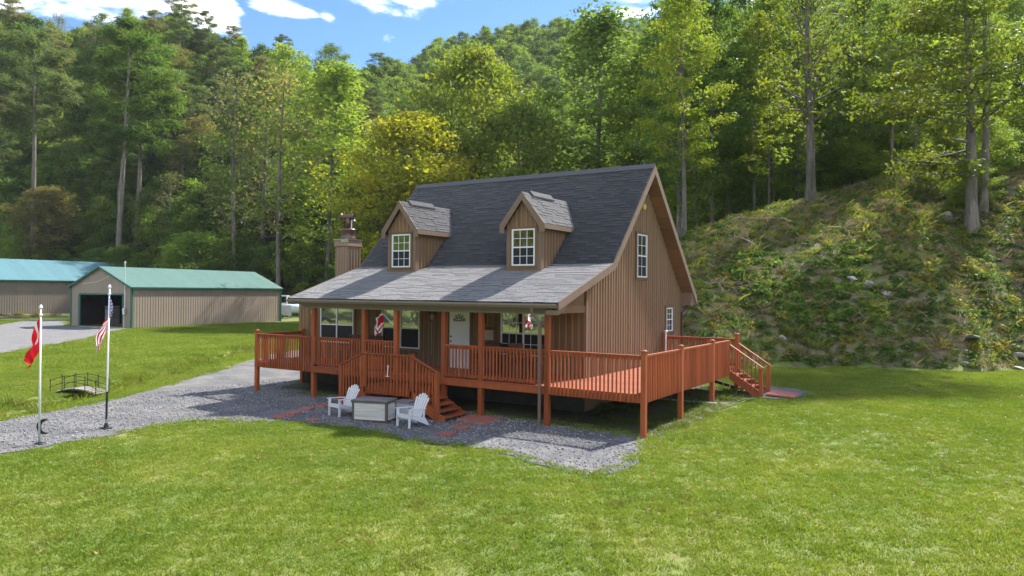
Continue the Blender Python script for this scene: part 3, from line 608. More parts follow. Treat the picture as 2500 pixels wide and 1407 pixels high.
# chimney -------------------------------------------------
CX, CYm = -15.25, 4.35
ch = P('chimney', MB().box(CX-.36, CX+.36, CYm-.36, CYm+.36, 3.4, 5.95), 'chase', cabin)
for i in range(5):
    o = -.34+i*.17
    P('batten', MB().box(CX+o-.022, CX+o+.022, CYm-.382, CYm-.36, 3.5, 5.72), 'chase', ch); P('batten', MB().box(CX+.36, CX+.382, CYm+o-.022, CYm+o+.022, 3.5, 5.72), 'chase', ch)
P('chimney_trim', MB().box(CX-.41, CX+.41, CYm-.41, CYm+.41, 5.72, 5.98), 'chase', ch)
P('flashing', MB().prism([(CX-.44, CYm-.44, 5.99), (CX+.44, CYm-.44, 5.99), (CX+.44, CYm+.44, 5.99), (CX-.44, CYm+.44, 5.99)], (0, 0, .035)).prism([(CX+.02, CYm-.445, 5.985), (CX+.445, CYm-.445, 5.985), (CX+.445, CYm-.40, 5.90), (CX+.1, CYm-.445, 5.90)], (0, -.004, 0)), 'steel', ch)
P('flue_collar', MB().lathe([(.36, 6.02), (.30, 6.10), (.30, 6.38), (.33, 6.40), (.31, 6.47), (.12, 6.50)], CX, CYm, 20), 'bronze', ch, True)
P('vent_pipe', MB().tube([(CX, CYm, 6.49), (CX, CYm, 6.98)], [.10, .125], 14).tube([(CX-.19, CYm-.10, 6.98), (CX+.20, CYm+.09, 6.98)], .115, 16, False).tube([(CX-.19, CYm-.10, 6.98), (CX-.25, CYm-.13, 6.98)], [.125, .175], 16, False).tube([(CX+.20, CYm+.09, 6.98), (CX+.26, CYm+.12, 6.98)], [.125, .175], 16, False), 'bronze', ch, True)
P('strut', MB().bar((CX+.20, CYm+.0, 6.48), (CX+.17, CYm+.05, 6.86), .035, .035), 'steel', ch)
P('floodlight', MB().tube([(XW+.04, 6.90, 7.0), (XW+.14, 6.88, 7.0)], [.09, .10], 12).tube([(XW+.14, 6.88, 7.0), (XW+.15, 6.88, 7.0)], [.05, .04], 12), 'yellow', cabin)

# ------------------------------------------------------------------ deck
deck = thing('wooden_deck', 'red-stained timber deck on stilts wrapping round the cabin', 'deck', (-6, 0, 0), world=True)
def boards(x0, x1, y0, y1, bw=.142):
    n = int((y1-y0)/bw); me = MB().box(.0, x1-x0, .003, bw-.004, -.036, 0).mesh('floor_board', M['stain_floor'])
    for i in range(n): link('floor_board', me, deck, (x0, y0+i*(y1-y0)/n, DZ+random.uniform(-.002, .002)))
boards(XW+.05, -.02, .02, 8.95); boards(-12.6, XW+.045, .02, YW-.05); boards(-15.7, -12.603, .02, YW-.05)
RZ = DZ+1.045; RB = DZ-.225
rim = lambda *b: P('rim_joist', MB().box(*b), 'stain', deck)
rim(-15.72, -12.66, -.02, .018, RB, DZ-.04); rim(-12.66, -6.62, -.021, .018, RB, DZ-.04); rim(-6.62, -3.03, -.02, .018, RB, DZ-.04); rim(-2.87, .0, -.02, .018, RB, DZ-.04)
rim(-.018, .02, .02, 8.98, RB, DZ-.04); rim(XW+.1, -.02, 8.95, 8.985, RB, DZ-.04); rim(-15.72, -15.685, .02, 2.4, RB, DZ-.04)
for yy in (1.6, 4.4, 7.2): P('joist', MB().box(XW+.1, -.03, yy, yy+.04, RB+.02, DZ-.05), 'stain', deck)
def post(x, y, top, s=.135, cap=True):
    zb = tz(x, y)-.15; p_ = P('post', MB().box(x-s/2, x+s/2, y-s/2, y+s/2, zb, top), 'stain', deck)
    if cap: P('post_cap', MB().box(x-s/2-.018, x+s/2+.018, y-s/2-.018, y+s/2+.018, top+.001, top+.03).add([(x-s/2, y-s/2, top+.03), (x+s/2, y-s/2, top+.03), (x+s/2, y+s/2, top+.03), (x-s/2, y+s/2, top+.03), (x, y, top+.065)], [(0, 1, 4), (1, 2, 4), (2, 3, 4), (3, 0, 4)]), 'stain', p_)
PX = [-12.6, -10.15, -8.71, -6.72, -5.3, -2.97]
for x in PX: post(x, .087, 3.22, .145, False)
post(0, -.0+.05, 2.29); post(0.0, 2.89, 2.27); post(0.0, 5.94, 2.27); post(0.0, 8.9, 2.35); post(-15.65, .05, 2.29); post(-15.65, 2.27, 2.25, .12); post(XW+.17, 8.9, 2.30, .11)
BAL = MB().box(-.019, .019, -.019, .019, 0, 1).mesh('baluster', M['stain'])
def rail(p, q, zt, name='handrail', par=None): return P(name, MB().bar((p[0], p[1], zt-.019), (q[0], q[1], zt-.019), .10, .038), 'stain', par or deck)
def balusters(p, q, z0, z1, sp=.118, par=None, dz=0.0):
    p, q = Vector((*p, 0)), Vector((*q, 0)); L_ = (q-p).length; n = int(L_/sp)
    for i in range(n):
        t = (i+.5)/n; c = p.lerp(q, t); o = link('baluster', BAL, par or deck, (c.x, c.y, z0+dz*t)); o.scale = (1, 1, z1-z0)
def section(p, q, outer=True, nrm=(0, -1)):
    """railing run: cap rail, sub rail, and balusters on the outer face of the rim (outer) or standing on a bottom rail"""
    rail(p, q, RZ); P('subrail', MB().bar((p[0], p[1], RZ-.085), (q[0], q[1], RZ-.085), .04, .085), 'stain', deck)
    if outer:
        o = .042
        balusters((p[0]+nrm[0]*o, p[1]+nrm[1]*o), (q[0]+nrm[0]*o, q[1]+nrm[1]*o), RB+.01, RZ-.042)
    else:
        P('bottom_rail', MB().bar((p[0], p[1], DZ+.11), (q[0], q[1], DZ+.11), .04, .085), 'stain', deck)
        balusters((p[0]+nrm[0]*.041, p[1]+nrm[1]*.041), (q[0]+nrm[0]*.041, q[1]+nrm[1]*.041), DZ+.05, RZ-.042)
section((-15.58, .0), (-12.68, .0)); section((-12.52, .05), (-10.23, .05), False); section((-10.07, .05), (-8.79, .05), False)
section((-6.64, .05), (-5.38, .05), False); section((-5.22, .05), (-3.05, .05), False); section((-2.89, .0), (-.08, .0))
section((.0, .13), (.0, 2.81), True, (1, 0)); section((0, 2.97), (0, 5.86), True, (1, 0)); section((0, 6.02), (0, 7.86), True, (1, 0))
section((XW+.24, 8.9), (-.08, 8.9), False, (0, -1)); section((-15.65, .13), (-15.65, 2.2), True, (-1, 0))
P('conduit', MB().tube([(-2.55, 8.4, 1.2), (-2.55, 8.4, 2.36)], .035, 8), 'alu', deck); P('conduit_cap', MB().lathe([(.02, 2.36), (.075, 2.37), (.075, 2.42), (.02, 2.44)], -2.55, 8.4, 10), 'steel', deck)

# side stairs
ss = thing('side_stairs', 'red timber side stairs descending from the right end of the deck', 'stairs', (.6, 8.4, .2), world=True)
zg = .22; n = 5
for k in range(n-1):
    z = DZ-(k+1)*(DZ-zg)/n; x = .02+k*.26
    P('tread', MB().box(x, x+.28, 7.92, 8.86, z-.036, z), 'stain_floor', ss)
for y in (7.88, 8.87): P('stringer', MB().prism([(.02, y, DZ-.02), (1.2, y, zg+.16), (1.2, y, zg-.02), (1.02, y, zg-.04), (.02, y, DZ-.34)], (0, .036, 0)), 'stain', ss)
for y in (7.86, 8.92):
    P('newel_post', MB().box(1.06, 1.18, y-.055, y+.055, zg-.15, 1.27), 'stain', ss)
    P('handrail', MB().bar((.0, y, 2.06), (1.20, y, 1.27), .09, .038), 'stain', ss)
    for k in range(7):
        x = .12+k*.135; zt = 2.03-.66*x; o = link('baluster', BAL, ss, (x, y, zt-.98)); o.scale = (.85, .85, .96)
P('newel_post', MB().box(-.03, .035, 7.82, 7.90, .93, 2.1), 'stain', ss)

# front landing and its two flights
fs = thing('front_stairs', 'red timber porch stairs with a railed landing and flights to both sides', 'stairs', (-8, -.55, 0), world=True)
LZ = .86; LX0, LX1, LY = -9.02, -7.04, -1.1
for k in range(8): P('floor_board', MB().box(LX0, LX1, LY+.02+k*.135, LY+.15+k*.135, LZ-.036, LZ), 'stain_floor', fs)
P('rim_joist', MB().box(LX0, LX1, LY-.02, LY+.018, LZ-.24, LZ-.04), 'stain', fs); P('rim_joist', MB().box(LX0-.02, LX0+.018, LY+.02, -.03, LZ-.24, LZ-.04), 'stain', fs); P('rim_joist', MB().box(LX1-.018, LX1+.02, LY+.02, -.03, LZ-.24, LZ-.04), 'stain', fs)
P('tread', MB().box(-8.62, -6.82, -.31, -.025, .99, 1.02), 'stain_floor', fs); P('riser', MB().box(-8.62, -6.82, -.04, -.022, LZ, .985), 'stain', fs)
for x in (LX0+.01, LX1-.01): P('post', MB().box(x-.06, x+.06, LY-.02, LY+.10, -.1, 1.94), 'stain', fs)
for x in (LX0+.03, LX1-.03): P('post', MB().box(x-.05, x+.05, -.13, -.03, -.1, LZ-.05), 'stain', fs)
P('handrail', MB().bar((LX0, LY-.02, 1.88), (LX1, LY-.02, 1.88), .10, .038), 'stain', fs); P('subrail', MB().bar((LX0+.07, LY, 1.81), (LX1-.07, LY, 1.81), .04, .08), 'stain', fs)
balusters((LX0+.08, LY-.045), (LX1-.08, LY-.045), .66, 1.85, .125, fs)
for sgn, xs in ((1, LX1), (-1, LX0)):
    nt = 5; rise = LZ/(nt+1)
    for k in range(nt):
        z = LZ-(k+1)*rise; xa = xs+sgn*(k*.255-.01); xb = xs+sgn*(k*.255+.285)
        P('tread', MB().box(min(xa, xb), max(xa, xb), LY+.04, .0, z-.04, z), 'stain_floor', fs)
    for y in (LY+.0, -.04): P('stringer', MB().prism([(xs, y, LZ-.05), (xs+sgn*1.26, y, .13), (xs+sgn*1.26, y, -.02), (xs+sgn*.95, y, -.03), (xs, y, LZ-.36)], (0, .036, 0)), 'stain', fs)
    for k in range(nt):   # ledger blocks under the treads
        z = LZ-(k+1)*rise; x = xs+sgn*(k*.255+.14); P('cleat', MB().box(x-.10, x+.10, LY+.037, LY+.07, z-.13, z-.041), 'stain', fs)
    nx = xs+sgn*.98; P('newel_post', MB().box(nx-.065, nx+.065, LY-.075, LY+.055, -.1, 1.44), 'stain', fs)
    P('handrail', MB().bar((xs, LY-.02, 1.87), (nx+sgn*.05, LY-.02, 1.45), .09, .038), 'stain', fs)
    for k in range(7):
        x = xs+sgn*(.10+k*.125); zt = 1.84-.43*(.10+k*.125); o = link('baluster', BAL, fs, (x, LY-.045, zt-1.02+.0*k)); o.scale = (1, 1, 1.0)
tag(P('wall_hook', MB().bar((-7.93, LY-.08, 1.55), (-7.95, LY-.08, 1.22), .025, .02).bar((-8.02, LY-.08, 1.21), (-7.88, LY-.08, 1.21), .03, .02).bar((-7.97, LY-.08, 1.53), (-7.89, LY-.08, 1.53), .02, .02), 'white', None), 'small white metal hook hanging on the stair landing rail', 'hook')
tag(P('step_light', MB().tube([(-11.32, -.022, 1.02), (-11.32, -.05, 1.02)], [.05, .04], 10), 'bronze', None), 'small round dark light on the deck rim beside the stairs', 'light')
tag(P('spotlight', MB().tube([(-12.42, -.0, 1.20), (-12.42, -.08, 1.23)], [.04, .06], 10).box(-12.45, -12.39, -.01, .03, 1.157, 1.2), 'black', None), 'small black spotlight at the foot of the leftmost porch post', 'light')

# ------------------------------------------------------------------ porch things
def lantern(x, y, z, label):
    t = thing('wall_lantern', label, 'lantern', (x, y, z), group='wall lanterns on the porch')
    P('backplate', MB().box(-.05, .05, -.02, .0, -.16, .16), 'black', t); P('lamp_glass', MB().lathe([(.035, -.12), (.05, -.04), (.05, .05), (.03, .08)], 0, -.09, 8), 'amber', t); P('cap', MB().lathe([(.06, .081), (.01, .15)], 0, -.09, 8), 'black', t)
lantern(-15.15, YW-.045, 2.98, 'wall lantern on the siding left of the left window'); lantern(-6.78, YW-.045, 2.92, 'wall lantern on the siding right of the white door')
def porch_lamp(x, y, z, label):
    t = thing('porch_lamp', label, 'lamp', (x, y, z), group='hanging porch lamps'); P('stem', MB().tube([(0, 0, 0), (0, 0, .22)], .012, 6), 'black', t); P('lamp_shade', MB().lathe([(.11, -.05), (.10, .0), (.03, .05)], 0, 0, 10), 'amber', t)
porch_lamp(-9.92, .7, 3.30, 'small amber porch lamp under the eave near the porch flag'); porch_lamp(-4.80, .7, 3.30, 'small amber porch lamp under the eave in front of the right window')
def porch_chair(x, y, rz, label, m='darkwood', back=1.05):
    t = thing('porch_chair', label, 'chair', (x, y, DZ), rz, 'dark wooden porch chairs')
    P('seat', MB().box(-.25, .25, -.25, .25, .42, .46), m, t); P('cushion', MB().box(-.23, .23, -.23, .2, .461, .53), 'cushion', t)
    for sx in (-.22, .22):
        for sy in (-.22, .22): P('leg', MB().box(sx-.025, sx+.025, sy-.025, sy+.025, 0, .42 if sy < 0 else back), m, t)
    P('backrest', MB().box(-.2, .2, .20, .235, back-.16, back), m, t)
    for k in range(4): P('slat', MB().box(-.17+k*.1, -.13+k*.1, .205, .23, .46, back-.161), m, t)
porch_chair(-5.0, 1.55, .5, 'dark wooden chair behind the railing in front of the right window'); porch_chair(-4.1, 1.5, -.4, 'dark wooden chair close to the rightmost porch post')
t = thing('porch_table', 'round wooden porch table between the chairs on the right', 'table', (-4.6, 1.1, DZ)); P('tabletop', MB().lathe([(.42, .70), (.44, .71), (.44, .74), (.42, .75)], 0, 0, 20), 'darkwood', t); P('leg', MB().lathe([(.22, 0), (.06, .05), (.05, .70)], 0, 0, 10), 'darkwood', t)
t = thing('armchair', 'dark cushioned armchair on the porch beside the white door', 'chair', (-6.35, 1.95, DZ), .15)
P('seat', MB().box(-.36, .36, -.34, .34, .12, .46), 'darkwood', t); P('backrest', MB().box(-.36, .36, .22, .40, .46, .98), 'darkwood', t); P('cushion', MB().lathe([(.28, .465), (.33, .51), (.33, .58), (.25, .62)], 0, -.05, 14), 'cushion', t)
for sx in (-.36, .24): P('armrest', MB().box(sx, sx+.12, -.34, .22, .461, .66), 'darkwood', t)
t = thing('wooden_box', 'small wooden lantern box on a shelf against the porch wall', 'box', (-6.55, 2.32, 2.22)); P('body', MB().box(-.16, .16, -.10, .06, 0, .34), 'bone', t); P('lid', MB().box(-.18, .18, -.12, .07, .341, .44), 'darkwood', t)
t = thing('porch_bench', 'long dark slatted bench on the porch under the left window', 'bench', (-11.9, 1.7, DZ))
for k in range(4): P('seat_slat', MB().box(-.85, .85, -.25+k*.125, -.14+k*.125, .42, .45), 'darkwood', t)
for k in range(12): P('back_slat', MB().box(-.82+k*.145, -.76+k*.145, .26, .285, .45, .95), 'darkwood', t)
P('back_rail', MB().box(-.87, .87, .25, .295, .951, 1.03), 'darkwood', t)
for sx in (-.82, .82):
    for sy in (-.2, .22): P('leg', MB().box(sx-.03, sx+.03, sy-.03, sy+.03, 0, .419), 'darkwood', t)
    P('armrest', MB().box(sx-.04, sx+.04, -.25, .24, .64, .68), 'darkwood', t)
t = thing('mounted_skull', 'bleached animal skull with dark horns on the porch wall', 'ornament', (-9.03, YW-.05, 2.98)); P('skull', MB().lathe([(.03, -.16), (.06, -.10), (.075, 0), (.05, .07)], 0, -.05, 9), 'bone', t, True)
for s in (-1, 1): P('horn', MB().tube([(0, -.05, .05), (s*.12, -.06, .07), (s*.18, -.07, .16), (s*.15, -.08, .22)], [.03, .026, .018, .005], 7), 'black', t)
tag(P('walking_stick', MB().tube([(-9.09, YW-.07, 2.75), (-9.08, YW-.07, 2.2), (-9.085, YW-.07, 1.55)], .022, 8), 'timber', None), 'pale wooden stick hung upright on the porch wall', 'stick')
t = thing('wind_chime', 'small wind chime hanging beside the second porch post', 'wind chime', (-10.0, .5, 2.62)); P('hanger', MB().tube([(0, 0, .0), (0, 0, .62)], .006, 5), 'black', t); P('top_plate', MB().lathe([(.07, 0), (.07, .015), (.02, .06)], 0, 0, 8), 'bone', t)
for k in range(5): a = k*1.257; P('chime_tube', MB().tube([(.05*math.cos(a), .05*math.sin(a), -.01), (.05*math.cos(a), .05*math.sin(a), -.2-.03*k)], .009, 6), 'alu', t)
def cloth(name, mtl, parent, top, hoist, fly, sd, drop, fold=.05, phase=0., nS=14, nT=26, bulge=.12, taper=.55, ph2=0.0):
    """limp flag: hoist edge down the pole, fly end sagging; sd unit sideways direction"""
    sd = Vector(sd); od = Vector((-sd.y, sd.x, 0)); vs = []; uvs = []
    for i in range(nS+1):
        for j in range(nT+1):
            s, t = i/nS, j/nT
            out = fly*t*math.cos(drop)*(1-.25*t) - bulge*math.sin(math.pi*min(1, t*1.6))*(1-s)
            z = top-hoist*s*(1-taper*t)-fly*t*math.sin(drop)*(1-.12*s)
            dep = fold*math.sin(7*s+5*t+phase)*(.25+t)*(1.2-.3*s)+fold*.6*math.sin(13*t-4*s+ph2)*t
            out += fold*.9*math.sin(9*s+3*t+phase+1.3)*min(1, t*2)
            vs.append(Vector((0, 0, z))+sd*out+od*dep); uvs.append((t, 1-s))
    fs = [(i*(nT+1)+j, i*(nT+1)+j+1, (i+1)*(nT+1)+j+1, (i+1)*(nT+1)+j) for i in range(nS) for j in range(nT)]
    me = bpy.data.meshes.new(name); me.from_pydata(vs, [], fs); l = me.uv_layers.new(name='UVMap')
    for lp in me.loops: l.data[lp.index].uv = uvs[lp.vertex_index]
    for m_ in (mtl if isinstance(mtl, list) else [mtl]): me.materials.append(m_)
    me.polygons.foreach_set('use_smooth', [True]*len(me.polygons)); return link(name, me, parent)
LEFT = Vector((-CYW, -SYW, 0))
t = thing('porch_flag', 'small red and white flag hanging from a bracket on the porch post', 'flag', (-9.62, .35, 0))
P('flagstaff', MB().tube([(.95, -.2, 2.55), (.0, 0, 3.12)], .014, 7), 'white', t)
fv, ff = [], []
for i in range(13):
    for j in range(9):
        a, b = i/12, j/8; fv.append((-.26+.34*b+.03*math.sin(5*a)-.05*a, -.02+.05*math.sin(6*b+3*a), 3.10-.18*(1-b)*(1-a)-.62*a-.10*a*(1-abs(2*b-1))))
for i in range(12):
    for j in range(8): ff.append((i*9+j, i*9+j+1, i*9+j+10, i*9+j+9))
fm = bpy.data.meshes.new('cloth'); fm.from_pydata(fv, [], ff); fm.materials.append(M['red_cloth']); fm.materials.append(M['white']); fm.polygons.foreach_set('use_smooth', [True]*len(fm.polygons)); link('cloth', fm, t)
for p_ in fm.polygons:
    i, j = divmod(p_.index, 8)
    if i < 1 or j < 1 and i < 8 or (i > 5 and (i+abs(j-4)) % 4 < 2): p_.material_index = 1

# ------------------------------------------------------------------ yard things
def flagpole(x, y, top, label, lean=(0, 0)):
    t = thing('flagpole', label, 'flagpole', (x, y, tz(x, y)+.03), group='flagpoles beside the gravel drive'); t.rotation_euler = (lean[0], lean[1], 0)
    P('pole', MB().tube([(0, 0, 0), (0, 0, 1.2), (0, 0, top)], [.028, .026, .019], 10), 'alu', t, True); P('finial', MB().lathe([(.012, top), (.034, top+.02), (.045, top+.05), (.034, top+.085), (.012, top+.125)], 0, 0, 12), 'alu', t, True)
    P('truck', MB().lathe([(.03, top-.17), (.04, top-.14), (.03, top-.10)], 0, 0, 10), 'alu', t, True)
    return t
fp = flagpole(-12.0, -9.29, 3.30, 'shorter aluminium flagpole with a black crescent low down and a plain red flag')
pts = [(.19*math.cos(a), 0, .19*math.sin(a)) for a in np.linspace(R_(50), R_(310), 17)] + [(.07+.15*math.cos(a), 0, .15*math.sin(a)) for a in np.linspace(R_(290), R_(70), 13)]
cr = P('crescent', MB().prism([LEFT*-1*(p_[0]+.11)+Vector((0, 0, p_[2]+.42)) for p_ in pts], LEFT.cross(Vector((0, 0, 1)))*.02), 'black', fp)
P('base', MB().lathe([(.12, -.03), (.10, .03), (.04, .05)], 0, 0, 12), 'black', fp)
c = cloth('red_flag', [M['red_cloth'], M['white']], None, 3.14, .85, 1.05, LEFT, R_(66), .06, .2, bulge=.0, taper=.45)
c.location = (-12.0, -9.29, tz(-12, -9.29)+.03); tag(c, 'limp plain red flag with a white band hanging from the shorter flagpole', 'flag')
for p_ in c.data.polygons:
    j = p_.index % 26; i = p_.index//26
    if 4 <= j <= 6 and i < 9: p_.material_index = 1
fp2 = flagpole(-12.61, -7.32, 3.80, 'taller aluminium flagpole with a dark taped foot and a striped flag', (0, R_(1.5)))
P('tape', MB().tube([(0, 0, .25), (0, 0, 1.0)], [.0295, .028], 10, False), 'black', fp2, True); P('base', MB().box(-.13, .13, -.10, .10, -.05, .02).lathe([(.07, .02), (.055, .08), (.04, .14)], 0, 0, 10), 'black', fp2)
c = cloth('striped_flag', M['flag'], None, 3.66, .92, 1.32, LEFT, R_(72), .05, 1.1, bulge=.22, taper=.42)
c.location = (-12.61, -7.32, tz(-12.61, -7.32)+.03); c.rotation_euler = (0, R_(1.5), 0); tag(c, 'limp stars and stripes flag in red, white and blue on the taller flagpole', 'flag')

def adirondack(x, y, rz, label):
    t = thing('garden_chair', label, 'chair', (x, y, tz(x, y)+.035), rz, 'white plastic garden chairs on the gravel'); t.scale = (.88, .88, .88)
    for k in range(5): P('seat_slat', MB().bar((-.25, -.30+k*.115, .40-k*.027), (.25, -.30+k*.115, .40-k*.027), .10, .018), 'plastic', t)
    P('seat_front', MB().box(-.26, .26, -.375, -.355, .30, .41), 'plastic', t)
    n = 6
    for k in range(n):
        a = (k-(n-1)/2)/((n-1)/2); x0 = a*.19; x1 = a*.27; h = .74-.13*a*a
        P('back_slat', MB().prism([(x0-.029, .20, .30), (x0+.029, .20, .30), (x1+.040, .20+h*.42, .30+h*.90), (x1+.028, .20+h*.44, .30+h*.95), (x1-.028, .20+h*.44, .30+h*.95), (x1-.040, .20+h*.42, .30+h*.90)], (0, .02, .008)), 'plastic', t)
    for z, w in ((.46, .225), (.80, .28)): P('back_brace', MB().box(-w, w, .215+(z-.3)*.467+.02, .215+(z-.3)*.467+.045, z, z+.05), 'plastic', t)
    for s in (-1, 1):
        P('armrest', MB().prism([(s*.26, -.42, .58), (s*.37, -.42, .58), (s*.36, .30, .545), (s*.27, .32, .545)], (0, 0, .022)), 'plastic', t)
        P('leg', MB().prism([(s*.27, -.40, 0), (s*.27, -.33, 0), (s*.27, -.29, .577), (s*.27, -.40, .577)], (s*.03, 0, 0)), 'plastic', t)
        P('leg', MB().prism([(s*.27, -.30, .38), (s*.27, -.28, .30), (s*.27, .44, .0), (s*.27, .50, .0), (s*.27, .30, .26)], (s*.03, 0, 0)), 'plastic', t)
        P('arm_support', MB().prism([(s*.27, .22, .18), (s*.27, .28, .18), (s*.27, .31, .543), (s*.27, .24, .543)], (s*.028, 0, 0)), 'plastic', t)
adirondack(-8.90, -2.12, R_(-8), 'white plastic garden chair left of the storage box'); adirondack(-6.16, -2.12, R_(-8), 'white plastic garden chair right of the storage box')
t = thing('storage_box', 'pale slatted storage box with brown lid between two white chairs', 'storage box', (-7.66, -2.06, .03), R_(17))
P('body', MB().box(-.54, .54, -.31, .31, .03, .53), 'boxslat', t); P('base', MB().box(-.56, .56, -.33, .33, 0, .035), 'boxlid', t)
for k in range(6):
    z = .04+k*.083
    P('slat', MB().box(-.50, .50, -.328, -.311, z, z+.076), 'boxslat', t); P('slat', MB().box(.541, .558, -.27, .27, z, z+.076), 'boxslat', t); P('slat', MB().box(-.558, -.541, -.27, .27, z, z+.076), 'boxslat', t)
for sx in (-.53, .53):
    for sy in (-.30, .30): P('corner_post', MB().box(sx-.035, sx+.035, sy-.035, sy+.035, .036, .535), 'boxlid', t)
P('lid', MB().box(-.59, .59, -.36, .36, .536, .60), 'boxlid', t); P('lid_top', MB().add([(-.58, -.35, .601), (.58, -.35, .601), (.58, .35, .601), (-.58, .35, .601), (-.52, -.28, .635), (.52, -.28, .635), (.52, .28, .635), (-.52, .28, .635)], [(4, 5, 6, 7), (0, 1, 5, 4), (1, 2, 6, 5), (2, 3, 7, 6), (3, 0, 4, 7)]), 'boxtop', t)
t = thing('grey_crate', 'dark grey plastic crate under the landing behind the storage box', 'crate', (-6.95, -1.45, .03), R_(5)); P('body', MB().box(-.22, .22, -.2, .2, 0, .5), 'greybox', t); P('lid', MB().box(-.25, .25, -.23, .23, .501, .56), 'boxtop', t)

def paver(x, y, sx, sy, rz, label, h=.045):
    b = MB().add([(-sx/2, -sy/2, 0), (sx/2, -sy/2, 0), (sx/2, sy/2, 0), (-sx/2, sy/2, 0), (-sx/2+.01, -sy/2+.01, h), (sx/2-.01, -sy/2+.01, h), (sx/2-.01, sy/2-.01, h), (-sx/2+.01, sy/2-.01, h)], [(4, 5, 6, 7), (0, 1, 5, 4), (1, 2, 6, 5), (2, 3, 7, 6), (3, 0, 4, 7)])
    o = P('stepping_stone', b, 'paver', None); o.location = (x, y, tz(x, y)+.028); o.rotation_euler = (R_(random.uniform(-2, 2)), R_(random.uniform(-2, 2)), rz); tag(o, label, 'paver', 'red stepping stones on the gravel')
paver(-10.13, -3.45, .42, .40, .2, 'red square paver nearest the lawn in the left row of stepping stones')
paver(-10.35, -2.80, .42, .40, .1, 'second red paver from the lawn in the left stepping stone row')
paver(-10.62, -2.00, .42, .40, .25, 'third red paver from the lawn in the left stepping stone row')
paver(-10.70, -1.25, .44, .42, .1, 'red paver behind the left white chair, fourth from the lawn')
paver(-10.1, -.85, .44, .42, .4, 'red paver closest to the foot of the left stair flight')
paver(-9.08, -3.18, .42, .38, .5, 'half-buried red paver in front of the left white chair', .012)
paver(-4.79, -1.62, .44, .42, .1, 'red paver midway between the lawn and the right stair slab')
paver(-4.53, -2.62, .46, .44, .15, 'red paver nearest the lawn on the right side')
paver(-5.05, -.35, .98, .95, .05, 'large red paving slab at the foot of the right stair flight')
paver(1.72, 8.55, .95, 1.15, .0, 'flat brick-red slab at the foot of the side stairs')
tag(P('drain_pipe', MB().tube([(-2.6, 5.6, .22), (.3, 5.5, .26)], .04, 8), 'alu', None), 'pale plastic drain pipe lying under the right deck', 'pipe')
tag(P('black_pipe', MB().tube([(-.9, 9.2, .55), (.3, 9.0, .30), (1.0, 9.0, .26)], .07, 8), 'rubber', None), 'thick black pipe emerging under the side stairs', 'pipe')
# garden footbridge
br = thing('garden_bridge', 'small arched garden footbridge with thin iron rails over the ditch', 'bridge', (-20.5, -4.0, -.05), R_(22))
for k in range(14):
    x = -.95+k*.136; z = .22*(1-(x/1.0)**2); P('deck_board', MB().box(x, x+.12, -.32, .32, z, z+.025), 'junk', br)
for s in (-1, 1):
    pts = [(x, s*.33, .22*(1-(x/1.0)**2)-.03) for x in np.linspace(-1, 1, 9)]; P('beam', MB().tube(pts, .022, 6), 'black', br)
    for lv in (.28, .52): P('railing', MB().tube([(p_[0], p_[1], p_[2]+lv) for p_ in pts], .011, 6), 'black', br)
    for x in (-.95, -.45, .05, .5, .95): z = .22*(1-x*x); P('baluster', MB().tube([(x, s*.33, z-.03), (x, s*.33, z+.56)], .014, 6), 'black', br)

# ------------------------------------------------------------------ garage, barn and things around them
def rib_panel(w, L, n=3, h=.028):
    """ribbed metal panel of width w (x) and length L (y), ribs up z"""
    prof = []
    for k in range(n):
        a = w*k/n; b = w/n; prof += [(a, 0), (a+b*.60, 0), (a+b*.70, h), (a+b*.88, h), (a+b*.98, 0)]
    prof.append((w, 0)); vs = [(x, 0, z) for x, z in prof]+[(x, L, z) for x, z in prof]; k = len(prof)
    return vs, [(i, i+1, k+i+1, k+i) for i in range(k-1)]
def panel_run(name, parent, p0, du, dv, nrm, width, L, m, pw=.92, topf=None):
    p0, du, dv, nrm = Vector(p0), Vector(du).normalized(), Vector(dv).normalized(), Vector(nrm).normalized(); n = max(1, round(width/pw)); pw = width/n; me = None
    for i in range(n):
        if me is None or topf:
            LL = L if not topf else None
            vs, fs = rib_panel(pw, 1.0)
            q = [du*x+dv*((y*L) if not topf else y*topf(i*pw+x))+nrm*z for x, y, z in vs]
            me = MB().add(q, fs).mesh(name, M[m])
        o = link(name, me, parent, p0+du*(i*pw)+nrm*random.uniform(0, .002))
GA = Vector((-60.44, 21.07, 0)); GB = Vector((-68.92, 19.86, 0)); gd = (GB-GA).normalized(); gs = Vector((-gd.y, gd.x, 0)); gs = gs if gs.y > 0 else -gs
gw = (GB-GA).length; GL = 20.2; GE, GR = 4.05, 5.95
garage = thing('metal_garage', 'tan metal garage with pale green roof and an open dark doorway', 'garage', tuple(GA), world=True)
Zu = Vector((0, 0, 1)); nf = -gs; nsd = -gd
side = P('wall', MB().prism([GA+gs*.02, GA+gs*GL, GA+gs*GL+Zu*GE, GA+gs*.02+Zu*GE], gd*.08), 'tan_metal', garage); panel_run('wall_panel', side, GA+gs*.1, gs, Zu, nsd, GL-.2, GE-.02, 'tan_metal')
side2 = P('wall', MB().prism([GB+gs*.02, GB+gs*GL, GB+gs*GL+Zu*GE, GB+gs*.02+Zu*GE], -gd*.08), 'tan_metal', garage)
P('wall', MB().prism([GA+gs*GL, GB+gs*GL, GB+gs*GL+Zu*GE, (GA+GB)/2+gs*GL+Zu*GR, GA+gs*GL+Zu*GE], -gs*.08), 'tan_metal', garage)
d0, d1, dh = 1.12, 7.35, 3.2
